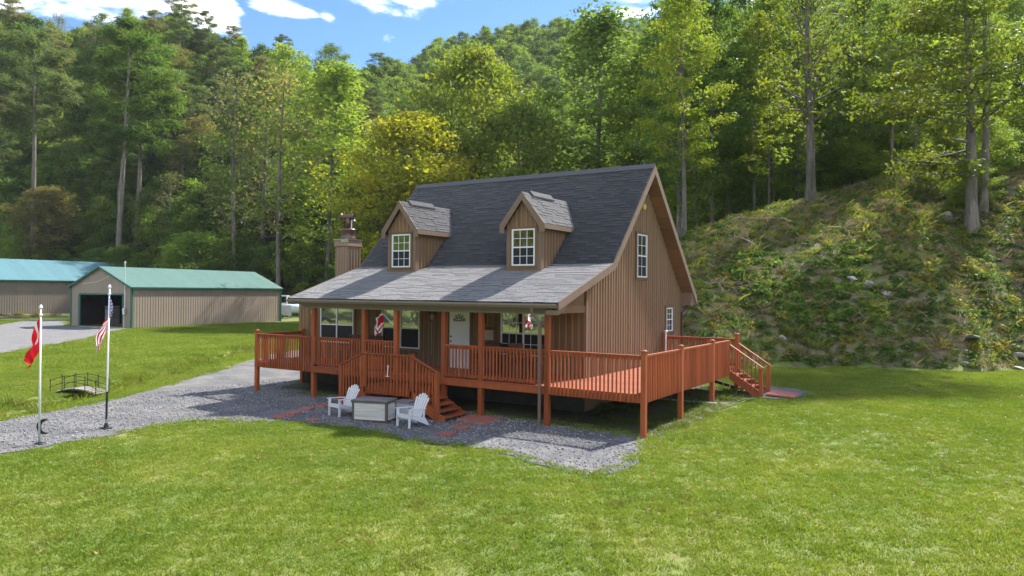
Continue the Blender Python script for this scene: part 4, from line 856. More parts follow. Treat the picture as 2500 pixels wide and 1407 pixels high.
frontw = P('wall', MB().prism([GA, GA+gd*d0, GA+gd*d0+Zu*GE*.99, GA+Zu*GE*.99], gs*.08).prism([GA+gd*d1, GB, GB+Zu*GE*.99, GA+gd*d1+Zu*GE*.99], gs*.08).prism([GA+gd*d0+Zu*dh, GA+gd*d1+Zu*dh, GA+gd*d1+Zu*GE*.99, GA+gd*d0+Zu*GE*.99], gs*.08).prism([GA+Zu*GE*.99, GB+Zu*GE*.99, (GA+GB)/2+Zu*(GR-.03)], gs*.08), 'tan_metal', garage)
gt = lambda s: GE+(GR-GE)*(1-abs(s-gw/2)/(gw/2))-.05
panel_run('wall_panel', frontw, GA+nf*.004, gd, Zu, nf, d0-.05, GE, 'tan_metal', .55, gt); panel_run('wall_panel', frontw, GA+gd*(d1+.05)+nf*.004, gd, Zu, nf, gw-d1-.05, GE, 'tan_metal', .55, lambda s: gt(s+d1))
panel_run('wall_panel', frontw, GA+gd*d0+Zu*(dh+.06)+nf*.004, gd, Zu, nf, d1-d0, GE, 'tan_metal', .9, lambda s: gt(s+d0)-dh-.06)
for a, dd in ((GA, 1), (GB, -1)):
    e0 = a-gd*.25*dd; mid = (GA+GB)/2; up = (mid+Zu*GR)-(e0+Zu*(GE-.1)); nr = up.cross(gs); nr = nr if nr.z > 0 else -nr; nr.normalize()
    rp = P('roof', MB().prism([e0-gs*.25+Zu*(GE-.1), e0+gs*(GL+.2)+Zu*(GE-.1), mid+gs*(GL+.2)+Zu*GR, mid-gs*.25+Zu*GR], -nr*.06), 'teal', garage)
    panel_run('roof_panel', rp, e0-gs*.25+Zu*(GE-.1)+nr*.003, gs, up, nr, GL+.45, up.length, 'teal')
    P('rake_trim', MB().bar(e0-gs*.27+Zu*(GE-.16), mid-gs*.27+Zu*(GR-.05), .05, .16), 'green_trim', garage); P('eave_trim', MB().bar(e0+Zu*(GE-.16)-gs*.25, e0+Zu*(GE-.16)+gs*(GL+.2), .06, .14), 'green_trim', garage)
    P('corner_trim', MB().bar(a-gd*.03*dd, a-gd*.03*dd+Zu*(GE-.05), .16, .16, gs), 'green_trim', garage); P('corner_trim', MB().bar(a-gd*.03*dd+gs*GL, a-gd*.03*dd+gs*GL+Zu*(GE-.05), .16, .16, gs), 'green_trim', garage)
P('door_frame', MB().bar(GA+gd*d1+nf*.02, GA+gd*d1+nf*.02+Zu*dh, .30, .12, gs).bar(GA+gd*d0+nf*.02, GA+gd*d0+nf*.02+Zu*dh, .14, .12, gs).bar(GA+gd*d0+nf*.02+Zu*(dh+.05), GA+gd*d1+nf*.02+Zu*(dh+.05), .12, .14), 'green_trim', garage)
dk = mat('interior_shade_lining', (.022, .02, .018), .9, .2, 2)  # near-black lining colour stands in for the unlit depth of the garage
P('shade_liner', MB().prism([GA+gd*.1+gs*.3+Zu*.07, GA+gd*.1+gs*(GL-.2)+Zu*.07, GA+gd*.1+gs*(GL-.2)+Zu*3.9, GA+gd*.1+gs*.3+Zu*3.9], gd*.04), dk, garage); P('shade_liner', MB().prism([GB-gd*.1+gs*.3+Zu*.07, GB-gd*.1+gs*(GL-.2)+Zu*.07, GB-gd*.1+gs*(GL-.2)+Zu*3.9, GB-gd*.1+gs*.3+Zu*3.9], -gd*.04), dk, garage)
P('shade_liner', MB().prism([GA+gd*.15+gs*10+Zu*.07, GB-gd*.15+gs*10+Zu*.07, GB-gd*.15+gs*10+Zu*3.9, GA+gd*.15+gs*10+Zu*3.9], gs*.05), dk, garage); P('ceiling', MB().prism([GA+gd*.1+gs*.3+Zu*3.92, GB-gd*.1+gs*.3+Zu*3.92, GB-gd*.1+gs*(GL-.2)+Zu*3.92, GA+gd*.1+gs*(GL-.2)+Zu*3.92], Zu*.04), dk, garage); P('shade_floor_sheet', MB().prism([GA+gd*.2+gs*.8+Zu*.062, GB-gd*.2+gs*.8+Zu*.062, GB-gd*.2+gs*9.9+Zu*.062, GA+gd*.2+gs*9.9+Zu*.062], Zu*.006), dk, garage)  # partition, ceiling and floor sheet added to keep the doorway dark
P('floor', MB().prism([GA+gs*-.6+Zu*.06, GB+gs*-.6+Zu*.06, GB+gs*(GL-.1)+Zu*.06, GA+gs*(GL-.1)+Zu*.06], -Zu*.3), 'concrete', garage)
def in_gar(s, t_): return GA+gd*s+gs*t_+Zu*.06
for (s, t_, w, dp, h, lab) in ((6.6, 3, .6, 1.2, 1.9, 'grey steel cabinet just inside the left of the garage doorway'), (5.1, 6.5, 1.3, .8, 1.0, 'workbench deep inside the dark garage'), (2.6, 7, 1.1, .8, 1.6, 'storage shelf against the back of the dark garage')):
    q = in_gar(s, t_); tt = thing('workshop_cabinet', lab, 'cabinet', tuple(q), math.atan2(gd.y, gd.x)); P('body', MB().box(-w/2, w/2, -dp/2, dp/2, 0, h), 'junk', tt); P('top', MB().box(-w/2-.03, w/2+.03, -dp/2-.03, dp/2+.03, h+.001, h+.05), 'concrete', tt)
    for k in range(3): P('drawer', MB().box(-w/2+.04, w/2-.04, dp/2+.0, dp/2+.02, .1+k*h*.28, .1+k*h*.28+h*.22), 'concrete', tt)
q = in_gar(3.9, 4.0); tt = thing('riding_mower', 'small ride-on mower with pale wheel hubs parked in the dark garage', 'mower', tuple(q), math.atan2(gd.y, gd.x)+.3)
P('body', MB().box(-.4, .9, -.35, .35, .3, .75), 'junk', tt); P('hood', MB().prism([(.2, -.3, .75), (.9, -.3, .75), (.85, -.3, 1.0), (.2, -.3, 1.05)], (0, .6, 0)), 'cushion', tt); P('seat', MB().box(-.4, .05, -.22, .22, .751, .83).box(-.45, -.36, -.22, .22, .831, 1.2), 'black', tt)
for wx, r in ((-.3, .33), (.7, .24)):
    for s in (-1, 1):
        wh = P('wheel', MB().tube([(wx, s*.36, r), (wx, s*.52, r)], r, 16), 'rubber', tt); P('hub', MB().tube([(wx, s*.521, r), (wx, s*.54, r)], r*.45, 12), 'white', wh)
# utility mast on the garage corner
q = GA+gd*.75+nf*.12; mastt = thing('utility_mast', 'tall grey conduit mast with meter box on the garage corner', 'mast', tuple(q))
P('conduit', MB().tube([(0, 0, 1.5), (0, 0, 6.2)], .045, 8), 'alu', mastt); P('weatherhead', MB().lathe([(.04, 6.2), (.10, 6.24), (.08, 6.36), (.02, 6.42)], 0, 0, 8), 'steel', mastt); P('meter_box', MB().box(-.15, .15, -.12, .04, 1.35, 1.95), 'steel', mastt); P('meter', MB().tube([(0, -.12, 1.75), (0, -.22, 1.75)], .09, 12), 'white', mastt)
for k in range(2): P('cable', MB().tube([(.06, -.1, 1.4), (.3+.1*k, -.3, .7), (.45+.15*k, -.4, .05)], .02, 5), 'cable', mastt)
tag(P('drop_cable', MB().tube([GA+gd*2.6+nf*.35+Zu*5.0, GA+gd*4.2+nf*.45+Zu*4.45, GA+gd*6.2+nf*.5+Zu*4.25], .022, 5), 'cable', None), 'pale cable sagging across the garage gable', 'cable')
# barn
BX, BY0, BY1, BE, BRZ, BRX, BXB = -108.0, 16.0, 53.0, 5.0, 8.05, -114.5, -121.0
barn = thing('long_barn', 'long grey-tan metal barn with a blue-green roof behind the garage', 'barn', (BX, 32, 0), world=True)
bw_ = P('wall', MB().box(BX-.1, BX-.01, BY0, BY1, -.5, BE), 'tan_metal2', barn); panel_run('wall_panel', bw_, (BX, BY1, 0), (0, -1, 0), (0, 0, 1), (1, 0, 0), BY1-BY0, BE, 'tan_metal2', 1.0)
for y in (BY0, BY1): P('wall', MB().prism([(BX-.11, y, -.5), (BXB, y, -.5), (BXB, y, BE), (BRX, y, BRZ-.1), (BX-.11, y, BE)], (0, .1 if y == BY0 else -.1, 0)), 'tan_metal2', barn)
P('wall', MB().box(BXB, BXB+.1, BY0+.11, BY1-.11, -.5, BE), 'tan_metal2', barn)
for (xe, sg) in ((BX+.35, 1), (BXB-.35, -1)):
    up = Vector((BRX-xe, 0, BRZ-(BE-.12))); nr = Vector((up.z*sg, 0, abs(up.x))).normalized()
    rp = P('roof', MB().prism([(xe, BY0-.3, BE-.12), (xe, BY1+.3, BE-.12), (BRX, BY1+.3, BRZ), (BRX, BY0-.3, BRZ)], -nr*.06), 'teal2', barn)
    if sg == 1: panel_run('roof_panel', rp, (xe, BY0-.3, BE-.12), (0, 1, 0), up, nr, BY1-BY0+.6, up.length, 'teal2', 1.0)
    P('eave_trim', MB().box(xe-.03, xe+.06, BY0-.3, BY1+.3, BE-.30, BE-.14), 'green_trim', barn)
# garden bed in front of the barn
t = thing('garden_bed', 'timber-edged weedy garden bed in front of the long barn', 'garden bed', (-97, 24, 0), world=True)
P('edging', MB().bar((-92, 20.5, .16), (-98.5, 33.2, .16), .22, .24), 'timber', t); P('edging', MB().bar((-101, 16, .14), (-104.5, 30, .14), .2, .2), 'timber', t); P('log', MB().tube([(-100.5, 21.5, .25), (-102, 24.6, .3)], .2, 8), 'timber', t)
# tank and trailer behind the garage
t = thing('propane_tank', 'pale blue horizontal propane tank on legs beyond the garage', 'tank', (-70.2, 49.6, tz(-70.2, 49.6)), R_(58))
P('tank', MB().tube([(-1.55, 0, 1.25), (-1.35, 0, 1.25), (1.35, 0, 1.25), (1.55, 0, 1.25)], [.35, .62, .62, .35], 16), 'tank', t, True); P('valve_dome', MB().lathe([(.16, 1.85), (.16, 1.98), (.05, 2.05)], 0, 0, 10), 'tank', t)
for x in (-.9, .9): P('leg', MB().box(x-.1, x+.1, -.4, .4, 0, .7), 'concrete', t)
t = thing('utility_trailer', 'grey covered trailer parked between the garage and the tank', 'trailer', (-69.0, 46.0, tz(-69, 46)), R_(50))
P('body', MB().box(-1.4, 1.3, -.8, .8, .45, 1.0).prism([(-1.4, -.8, 1.0), (1.3, -.8, 1.0), (1.2, -.7, 1.75), (-1.2, -.7, 1.85)], (0, 1.5, 0)), 'greybox', t); P('drawbar', MB().bar((1.3, 0, .5), (2.4, 0, .45), .1, .1), 'black', t)
for s in (-1, 1): wh = P('wheel', MB().tube([(-.1, s*.82, .33), (-.1, s*1.0, .33)], .33, 14), 'rubber', t); P('hub', MB().tube([(-.1, s*1.001, .33), (-.1, s*1.02, .33)], .18, 10), 'white', wh)
t = thing('flatbed', 'white and blue flatbed loaded with boards behind the trailer', 'flatbed', (-74, 48.5, tz(-74, 48.5)), R_(35))
P('bed', MB().box(-2.4, 2.4, -.9, .9, .8, 1.0), 'tank', t); P('stack', MB().box(-2.3, 2.3, -.8, .8, 1.0, 1.5).box(-2.2, 2.2, -.7, .7, 1.62, 2.0).box(-2.3, 2.3, -.8, .8, 2.9, 3.05), 'white', t); P('rack', MB().box(-2.3, -2.2, -.85, .85, 1, 2.9).box(2.2, 2.3, -.85, .85, 1, 2.9), 'greybox', t)
for x in (-1.4, 1.4): P('wheel', MB().tube([(x, -1.0, .4), (x, -.75, .4)], .4, 14), 'rubber', t)
q = Vector((-24.5, 9.8, 0)); q.z = tz(q.x, q.y); t = thing('lamp_post', 'thin black lamp post with a dark bowl head left of the cabin', 'lamp post', (-33.0, 18.9, tz(-33, 18.9)))
P('pole', MB().tube([(0, 0, 0), (0, 0, 1.0)], .05, 8), 'black', t); P('head', MB().lathe([(.06, 1.0), (.2, 1.12), (.22, 1.3), (.12, 1.42), (.03, 1.45)], 0, 0, 12), 'bronze', t, True); P('base', MB().lathe([(.25, -.05), (.2, .1), (.06, .14)], 0, 0, 10), 'black', t)

# ------------------------------------------------------------------ trees
def tree_mesh(name, seed, H, r0, base, env, nlimb, leaf, per, cr, flat=.6, rise=.45, sub=3, bark='bark', lean=(0, 0), top=True, droop=0.0, needle=False, minl=.35, az=None, seg=7):
    rs = np.random.default_rng(seed); tb = MB(); C = []
    nz = 9; ph = rs.uniform(0, 6.28, 2); wob = H*.012
    def tr(t): return np.array([lean[0]*t*H+wob*math.sin(3*t+ph[0])*t*2, lean[1]*t*H+wob*math.sin(2.6*t+ph[1])*t*2, t*H])
    ts = np.linspace(0, .97, nz); rad = [r0*(1.35 if t == 0 else 1)*(1-t*.93)**.85 for t in ts]; tb.tube([(0, 0, -.6)]+[tuple(tr(t)) for t in ts], [r0*1.6]+rad, seg, False)
    ga = rs.uniform(0, 6.28)
    for i in range(nlimb):
        f = (i+.5)/nlimb; t = base+(.96-base)*f**.92 + rs.uniform(-.012, .012); ga += 2.4+rs.uniform(-.5, .5); a = ga if az is None else az(i, ga, rs)
        L = env((t-base)/(1-base))*rs.uniform(.68, 1.18); L = max(L, minl); el = rise*(.45+.9*(t-base)/(1-base))+rs.uniform(-.2, .2)
        p = tr(t); d = np.array([math.cos(a)*math.cos(el), math.sin(a)*math.cos(el), math.sin(el)]); pts = [p]; n = 5
        for k in range(1, n):
            s = k/(n-1); d2 = d+np.array([rs.uniform(-.16, .16), rs.uniform(-.16, .16), .25*s-droop*s*1.4]); d2 /= np.linalg.norm(d2); pts.append(pts[-1]+d2*L/(n-1))
        rl = max(.012, r0*(1-t*.93)*.45); tb.tube([tuple(q) for q in pts], [rl*(1-.85*k/(n-1)) for k in range(n)], 4, False)
        ncl = max(2, int(L*.62/cr)+1)
        for k in range(ncl):
            s = .40+.62*k/max(1, ncl-1) if ncl > 1 else 1; s = min(s, 1.0); j = min(int(s*(n-1)), n-2); q = pts[j]+(pts[j+1]-pts[j])*(s*(n-1)-j); C.append(q+rs.normal(0, cr*.25, 3))
        for b in range(sub):
            s = rs.uniform(.3, .92); j = min(int(s*(n-1)), n-2); q = pts[j]+(pts[j+1]-pts[j])*(s*(n-1)-j); a2 = a+rs.choice([-1, 1])*rs.uniform(.5, 1.2); l2 = L*rs.uniform(.25, .5)*(1.15-s*.5)
            e2 = el+rs.uniform(-.25, .45)-droop*.4; e = q+np.array([math.cos(a2)*math.cos(e2), math.sin(a2)*math.cos(e2), math.sin(e2)])*l2
            tb.tube([tuple(q), tuple((q+e)/2+rs.normal(0, l2*.06, 3)), tuple(e)], [rl*.45, rl*.3, .006], 3, False); C.append(e)
            if l2 > cr*1.6: C.append((q+e)/2+rs.normal(0, cr*.2, 3))
    if top:
        for k in range(4): C.append(tr(.97-.02*k)+rs.normal(0, cr*.3, 3)+np.array([0, 0, .25*cr]))
    C = np.array(C); sz = rs.uniform(.65, 1.35, len(C)); n = np.maximum(3, (per*sz**2)).astype(int); idx = np.repeat(np.arange(len(C)), n); N = len(idx)
    off = rs.normal(0, 1, (N, 3)); off /= np.maximum(1e-6, np.linalg.norm(off, axis=1))[:, None]; off *= (rs.uniform(0, 1, N)**.5)[:, None]*1.25
    pos = C[idx]+off*np.array([cr, cr, cr*flat])*sz[idx][:, None]
    nm = rs.normal(0, .62, (N, 3))+np.array([0, 0, .75])+off*.45; nm /= np.linalg.norm(nm, axis=1)[:, None]
    tg = rs.normal(0, 1, (N, 3)); tg -= nm*(tg*nm).sum(1)[:, None]; tg /= np.linalg.norm(tg, axis=1)[:, None]; bt = np.cross(nm, tg)
    l = leaf*rs.lognormal(0, .28, N)[:, None]; wd = l*(.17 if needle else .58)
    if needle: l = l*1.6
    v = np.stack([pos-tg*l*.5, pos+bt*wd*.5-tg*l*.06, pos+tg*l*.5-nm*l*.12, pos-bt*wd*.5-tg*l*.06], 1).reshape(-1, 3); f = np.arange(N*4).reshape(N, 4)
    return tb.mesh('trunk', M[bark], True), np_mesh('crown', v, f, LEAF['mid']), H
oval = lambda R, p=.38: (lambda t: R*max(.05, (1-abs((t-p)/(1-p if t > p else p*1.35))**1.9)))
cone = lambda R: (lambda t: R*(1-t)**.72*(.5+.5*min(1, t*4)))
PR = {}
PR['broad'] = [tree_mesh('b', 11, 20, .27, .20, oval(5.0), 38, .27, 40, .86, .62), tree_mesh('b', 12, 21, .28, .26, oval(4.3, .45), 38, .26, 40, .82, .6), tree_mesh('b', 13, 18, .26, .16, oval(5.4, .34), 38, .27, 40, .90, .58, .35)]
PR['slender'] = [tree_mesh('s', 21, 22, .20, .24, cone(4.2), 44, .25, 38, .78, .55, .35), tree_mesh('s', 22, 22, .21, .30, oval(3.2, .4), 40, .25, 38, .74, .62, .5)]
PR['bushy'] = [tree_mesh('u', 31, 9.5, .14, .03, oval(4.2, .30), 40, .23, 40, .76, .55, .35), tree_mesh('u', 32, 8, .12, .02, oval(3.8, .30), 38, .23, 40, .74, .6, .5), tree_mesh('u', 33, 11, .15, .05, oval(3.9, .36), 40, .23, 40, .76, .55, .4)]
PR['rounded'] = [tree_mesh('r', 35, 17, .24, .06, oval(6.6, .32), 60, .27, 40, .95, .55, .38, 4), tree_mesh('r', 36, 17, .22, .10, oval(5.8, .36), 56, .26, 40, .92, .55, .42, 4)]
PR['pine'] = [tree_mesh('p', 41, 22, .22, .50, oval(3.3, .40), 30, .34, 42, .62, .42, .12, 3, 'bark', needle=True), tree_mesh('p', 42, 23, .22, .58, oval(2.9, .45), 24, .34, 42, .58, .40, .18, 3, 'bark', (.02, .01), needle=True), tree_mesh('p', 43, 21, .21, .44, oval(3.6, .35), 30, .36, 40, .65, .4, .10, 3, 'bark', needle=True)]
PR['thin'] = [tree_mesh('t', 51, 19, .21, .30, oval(4.2, .5), 26, .26, 9, .95, .7, .6, 5, 'bark'), tree_mesh('t', 52, 20, .22, .34, oval(4.0, .5), 26, .26, 8, .95, .7, .75, 5, 'bark')]
PR['tall'] = [tree_mesh('k', 61, 26, .27, .26, oval(4.4, .42), 46, .26, 32, .78, .45, .35, 4), tree_mesh('k', 62, 27, .25, .20, oval(4.2, .45), 48, .26, 30, .78, .45, .3, 4), tree_mesh('k', 63, 24, .22, .16, oval(4.0, .4), 46, .26, 30, .75, .45, .35, 4, 'bark_dark')]
PR['sapling'] = [tree_mesh('g', 71, 9, .07, .22, oval(2.1, .5), 18, .24, 17, .55, .42, .3, 2, 'bark_dark', (.05, .02)), tree_mesh('g', 72, 11, .08, .30, oval(2.4, .5), 20, .24, 17, .58, .4, .25, 2, 'bark_dark', (-.04, .03))]
PR['landmark_trunk'] = [tree_mesh('m', 81, 18.5, .33, .28, oval(5.0, .55), 40, .25, 12, .85, .5, .75, 5, seg=10)]
PR['twin'] = [tree_mesh('m', 82, 16.5, .36, .20, oval(6.2, .32), 40, .24, 24, .80, .24, .06, 5, 'bark', (-.035, 0), droop=.14, seg=10, az=lambda i, a, r: (math.pi+r.uniform(-1.3, 1.3)) if i % 4 else a), tree_mesh('m', 83, 17, .24, .38, oval(3.6, .4), 22, .28, 14, .8, .35, .15, 3, 'bark', (.045, .01), seg=9)]
NAMES = dict(rounded='broadleaf_tree', broad='broadleaf_tree', slender='broadleaf_tree', bushy='bushy_tree', pine='pine_tree', thin='sparse_tree', tall='woodland_tree', sapling='sapling', landmark_trunk='woodland_tree', twin='woodland_tree')
CATS = dict(sapling='sapling', pine='pine tree')
TONE = dict(dark='dark green', mid='mid green', light='light green', yellow='yellow-green', gold='golden', olive='olive', pine='deep green', brown='russet')
SHORT = dict(broadleaf_tree='full-crowned %s tree', bushy_tree='bushy %s tree', pine_tree='bare-trunked %s pine', sparse_tree='sparse %s tree', woodland_tree='tall slim %s tree', sapling='thin %s sapling')
ntree = 0; WOOD = []
def place_words(px, yt):
    a = 'above the left end of the barn' if px < 120 else 'above the garage front' if px < 320 else 'above the garage roof' if px < 680 else 'between garage and chimney' if px < 820 else 'behind the chimney' if px < 905 else 'behind the left roof end' if px < 1110 else 'above the middle of the ridge' if px < 1420 else 'above the right ridge end' if px < 1605 else 'just right of the gable' if px < 1760 else 'left of the thick trunk' if px < 1930 else 'around the thick trunk' if px < 2060 else 'right of the thick trunk' if px < 2290 else 'behind the leaning tree' if px < 2440 else 'at the right edge'
    b = 'on the skyline' if yt < 130 else 'high up' if yt < 280 else 'halfway up' if yt < 440 else 'low down'
    return b+' '+a
def relabel():
    by = {}
    for o, px, yt, d in WOOD: by.setdefault(d+' '+place_words(px, yt), []).append((px, o))
    for lab, l in by.items():
        l.sort(key=lambda t: t[0]); n = len(l); o_ = {1: [''], 2: [', left one', ', right one'], 3: [', left one', ', middle one', ', right one']}.get(n) or ([', leftmost']+[', '+q+' from left' for q in ('second', 'third', 'fourth', 'fifth', 'sixth', 'seventh')][:n-2]+[', rightmost'] if n <= 8 and len(lab.split()) <= 13 else ['']*n)
        for (px, o), e in zip(l, o_): o['label'] = lab+e; o['group'] = d_group(lab)
def d_group(lab): return 'trees: '+lab
def plant(kind, u, w, h, leafm, label, group=None, var=None, rz=None, wide=1.0, sink=.25):
    global ntree
    ps = PR[kind]; tm, cm, H = ps[random.randrange(len(ps)) if var is None else var]
    x, y = xy(u, w); s = h/H; o = thing(NAMES[kind], label, CATS.get(kind, 'tree'), (x, y, tz(x, y)-sink), random.uniform(0, 6.28) if rz is None else rz, group)
    o.scale = (s*wide, s*wide, s); link('trunk', tm, o); c = link('crown', cm, o); c.material_slots[0].link = 'OBJECT'; c.material_slots[0].material = LEAF[leafm]; ntree += 1
    if group and w > 8: WOOD.append((o, 1250+1792.5*u/w, 710-(tz(x, y)+h-CAM.z)/w*1792.5, SHORT[NAMES[kind]] % TONE[leafm]))
    return o
def pu(px, w): return (px-1250)/1792.5*w
def plant_px(kind, px, w, ytop, leafm, label, **k):
    """a tree standing w metres out; its height is what its top needs"""
    u = pu(px, w); x, y = xy(u, w); ztop = CAM.z+(710.5+.0081*(px-1250)-ytop)/1792.5*w; return plant(kind, u, w, max(3, ztop-tz(x, y)+.2), leafm, label, **k)
# landmark trees, each told apart by its look
plant_px('rounded', 1005, 84, 285, 'gold', 'rounded golden-yellow tree just behind the left end of the roof', var=0, wide=1.15)
plant_px('rounded', 905, 90, 420, 'yellow', 'low yellow-green tree behind the chimney', var=1)
plant_px('rounded', 1150, 92, 118, 'yellow', 'large yellowing tree behind the middle of the roof ridge', var=0, wide=.82)
plant_px('rounded', 1260, 86, 250, 'light', 'light green tree in front of the large yellowing tree', var=1)
plant_px('slender', 1445, 90, 0, 'mid', 'tall pointed green tree towering behind the roof ridge', var=0, wide=1.45)
plant_px('slender', 1560, 88, 110, 'light', 'pale green tree behind the gable peak beside the tall pointed tree', var=1, wide=1.2)
plant_px('tall', 1655, 57, -60, 'dark', 'tall dark tree with a grey trunk just right of the gable', var=0, wide=1.05)
plant_px('tall', 1738, 54, -40, 'dark', 'tall tree with a dark slim trunk on the bank crest right of the gable', var=2)
plant_px('tall', 1842, 56, 20, 'yellow', 'yellow-green tree with a pale trunk on the crest of the bank', var=1)
T1 = plant('landmark_trunk', pu(1978, 49.5), 49.5, 18.5, 'yellow', 'thick straight trunk with bare limbs standing alone on top of the bank', rz=.4, sink=.4)
T2 = plant('twin', pu(2372, 42.5), 42.5, 16.5, 'yellow', 'big leaning tree with layered yellow-green branches at the right of the bank', var=0, rz=YAW, sink=.5)
T3 = plant('twin', pu(2398, 43.6), 43.6, 17, 'light', 'thinner trunk rising close behind the big leaning tree on the bank', var=1, rz=YAW, sink=.4)
plant_px('slender', 800, 112, 140, 'light', 'bright light green tree halfway up the left hillside', var=0, wide=1.5)
plant_px('broad', 700, 150, 105, 'light', 'bright green tree on the left skyline above the clearing edge', var=1)
plant_px('broad', 640, 118, 190, 'mid', 'broad mid green tree in the middle of the left hillside', var=0)
plant_px('thin', 680, 108, 175, 'brown', 'sparse brownish tree with visible limbs on the left hillside', var=0)
plant_px('thin', 575, 112, 190, 'olive', 'sparse greyish tree beside the brownish one on the left hillside', var=1)
plant_px('pine', 435, 190, 8, 'pine', 'lone flat-topped pine poking above the left skyline', var=1)
plant_px('rounded', 110, 132, 455, 'brown', 'rounded russet and green tree right behind the long barn', var=1, wide=1.2)
plant_px('pine', 80, 130, 55, 'pine', 'tall pine with a long bare trunk near the left edge', var=1, wide=1.2)
plant_px('pine', 290, 126, 30, 'dark', 'tall dark pine with two bare limbs above the garage', var=0, wide=1.2)
plant_px('pine', 330, 134, 60, 'dark', 'dark pine close beside the tall one above the garage', var=2, wide=1.2)
# the wooded hillsides
def field(n_try, pxr, wr, mind, fn, ws=None):
    pts = []; k = 0
    while k < n_try:
        k += 1; px = random.uniform(*pxr); w0_, w1_ = wr(px) if callable(wr) else wr; w = math.sqrt(random.uniform(w0_*w0_, w1_*w1_)); u = pu(px, w); dmin = mind*(1+.004*max(0, w-90))
        if all((u-a)**2+(w-b)**2 > dmin*dmin for a, b in pts):
            pts.append((u, w)); fn(px, u, w)
    return pts
toe = lambda px: float(np.interp(px, [-600, 0, 300, 450, 700, 900, 1100, 1300, 1700, 2500], [135, 128, 122, 112, 111, 108, 106, 102, 62, 74]))
def pick(*kv): r = random.random(); s = 0
def choose(opts):
    r = random.random()*sum(o[0] for o in opts)
    for o in opts:
        r -= o[0]
        if r <= 0: return o[1:]
    return opts[-1][1:]
G1 = 'bushy trees along the foot of the left wood'
def edge(px, u, w):
    k, m = choose([(4, 'bushy', 'mid'), (4, 'bushy', 'dark'), (1.2, 'bushy', 'light'), (.5, 'bushy', 'brown')])
    plant(k, u, w, random.uniform(7.5, 12.5), m, dict(mid='mid green bushy tree at the foot of the left wood', dark='dark green bushy tree at the foot of the left wood', light='light green bushy tree at the foot of the left wood', brown='russet bushy tree at the foot of the left wood')[m], group=G1+' '+m, wide=random.uniform(.95, 1.3))
field(900, (-120, 900), lambda p: (toe(p)+.5, toe(p)+14), 4.3, edge)
LBL = {('pine', 'pine'): 'tall pine with a bare lower trunk on the left hillside', ('pine', 'olive'): 'thin olive pine with a bare trunk on the left hillside', ('broad', 'mid'): 'full mid green tree in the left hillside wood', ('broad', 'dark'): 'full dark green tree in the left hillside wood',
       ('thin', 'olive'): 'sparse olive tree with visible limbs in the left wood', ('slender', 'light'): 'narrow light green tree in the left hillside wood', ('slender', 'mid'): 'narrow mid green tree in the left hillside wood', ('broad', 'brown'): 'full russet-olive tree in the left hillside wood'}
def hillL(px, u, w):
    k, m = choose([(3.4, 'pine', 'pine'), (3.4, 'pine', 'olive'), (2.0, 'broad', 'mid'), (1.4, 'broad', 'dark'), (1.3, 'thin', 'olive'), (.9, 'slender', 'light'), (1, 'slender', 'mid'), (.5, 'broad', 'brown')])
    plant(k, u, w, random.uniform(14, 18.5) if k != 'pine' else random.uniform(18, 23), m, LBL[(k, m)], group='trees of the left hillside, '+k+' '+m, wide=random.uniform(1.1, 1.45))
field(1600, (-150, 1000), lambda p: (toe(p)+12, toe(p)*.25+.75*206), 6.0, hillL)
field(260, (-150, 1040), (190, 214), 6.0, hillL)
LBM = {'mid': 'mid green tree in the wood behind the cabin', 'light': 'light green tree in the wood behind the cabin', 'dark': 'dark green tree in the wood behind the cabin', 'yellow': 'yellow-tinged tree in the wood behind the cabin'}
def mid_(px, u, w):
    k, m = choose([(3, 'broad', 'mid'), (2.4, 'broad', 'light'), (2.2, 'slender', 'mid'), (1.8, 'broad', 'dark'), (.9, 'broad', 'yellow'), (1, 'slender', 'light')])
    plant(k, u, w, random.uniform(12.5, 17.5), m, LBM[m], group='trees of the wood behind the cabin, '+m, wide=random.uniform(1, 1.3))
field(800, (870, 1660), lambda p: (toe(p)+10, 150), 7.8, mid_)
def under(px, u, w):
    m = random.choice(['mid', 'dark', 'light', 'mid']); plant('bushy', u, w, random.uniform(5, 9), m, 'bushy '+dict(mid='mid', dark='dark', light='light')[m]+' green understorey tree behind the cabin', group='understorey trees behind the cabin, '+m, wide=1.15)
field(200, (880, 1660), lambda p: (toe(p)-4, toe(p)+14), 5.2, under)
def far_(px, u, w):
    m = random.choice(['mid', 'dark', 'light', 'mid']); plant(random.choice(['broad', 'broad', 'slender']), u, w, random.uniform(12, 17), m, 'small '+dict(mid='mid', dark='dark', light='light')[m]+' green tree on the far wooded skyline', group='trees of the far hill, '+m, wide=random.uniform(1.1, 1.5))
field(400, (960, 1760), (200, 345), 13.5, far_)
LBR = {('tall', 'dark'): 'tall dark green tree in the wood above the bank', ('tall', 'mid'): 'tall mid green tree in the wood above the bank', ('tall', 'yellow'): 'tall yellow-green tree in the wood above the bank', ('tall', 'light'): 'tall light green tree in the wood above the bank',
       ('sapling', 'yellow'): 'slim yellow-green sapling at the wood edge above the bank', ('sapling', 'mid'): 'slim green sapling at the wood edge above the bank', ('sapling', 'light'): 'slim light green sapling at the wood edge above the bank'}
def right(px, u, w):
    k, m = choose([(2.4, 'tall', 'dark'), (2.4, 'tall', 'mid'), (1.4, 'tall', 'yellow'), (1.2, 'tall', 'light'), (1.8, 'sapling', 'yellow'), (1.6, 'sapling', 'light'), (1, 'sapling', 'mid')])
    x, y = xy(u, w); hh = (CAM.z+760/1792.5*w-tz(x, y))*random.uniform(.92, 1.08)
    plant(k, u, w, min(24, max(12, hh)) if k == 'tall' else random.uniform(6, 10), m, LBR[(k, m)], group='trees of the wood above the bank, '+k+' '+m)
wcx = lambda p: float(hump(np.array(p, float), 0)[0])
field(800, (1640, 2600), lambda p: (wcx(p)+1.5, wcx(p)+36), 4.2, right)
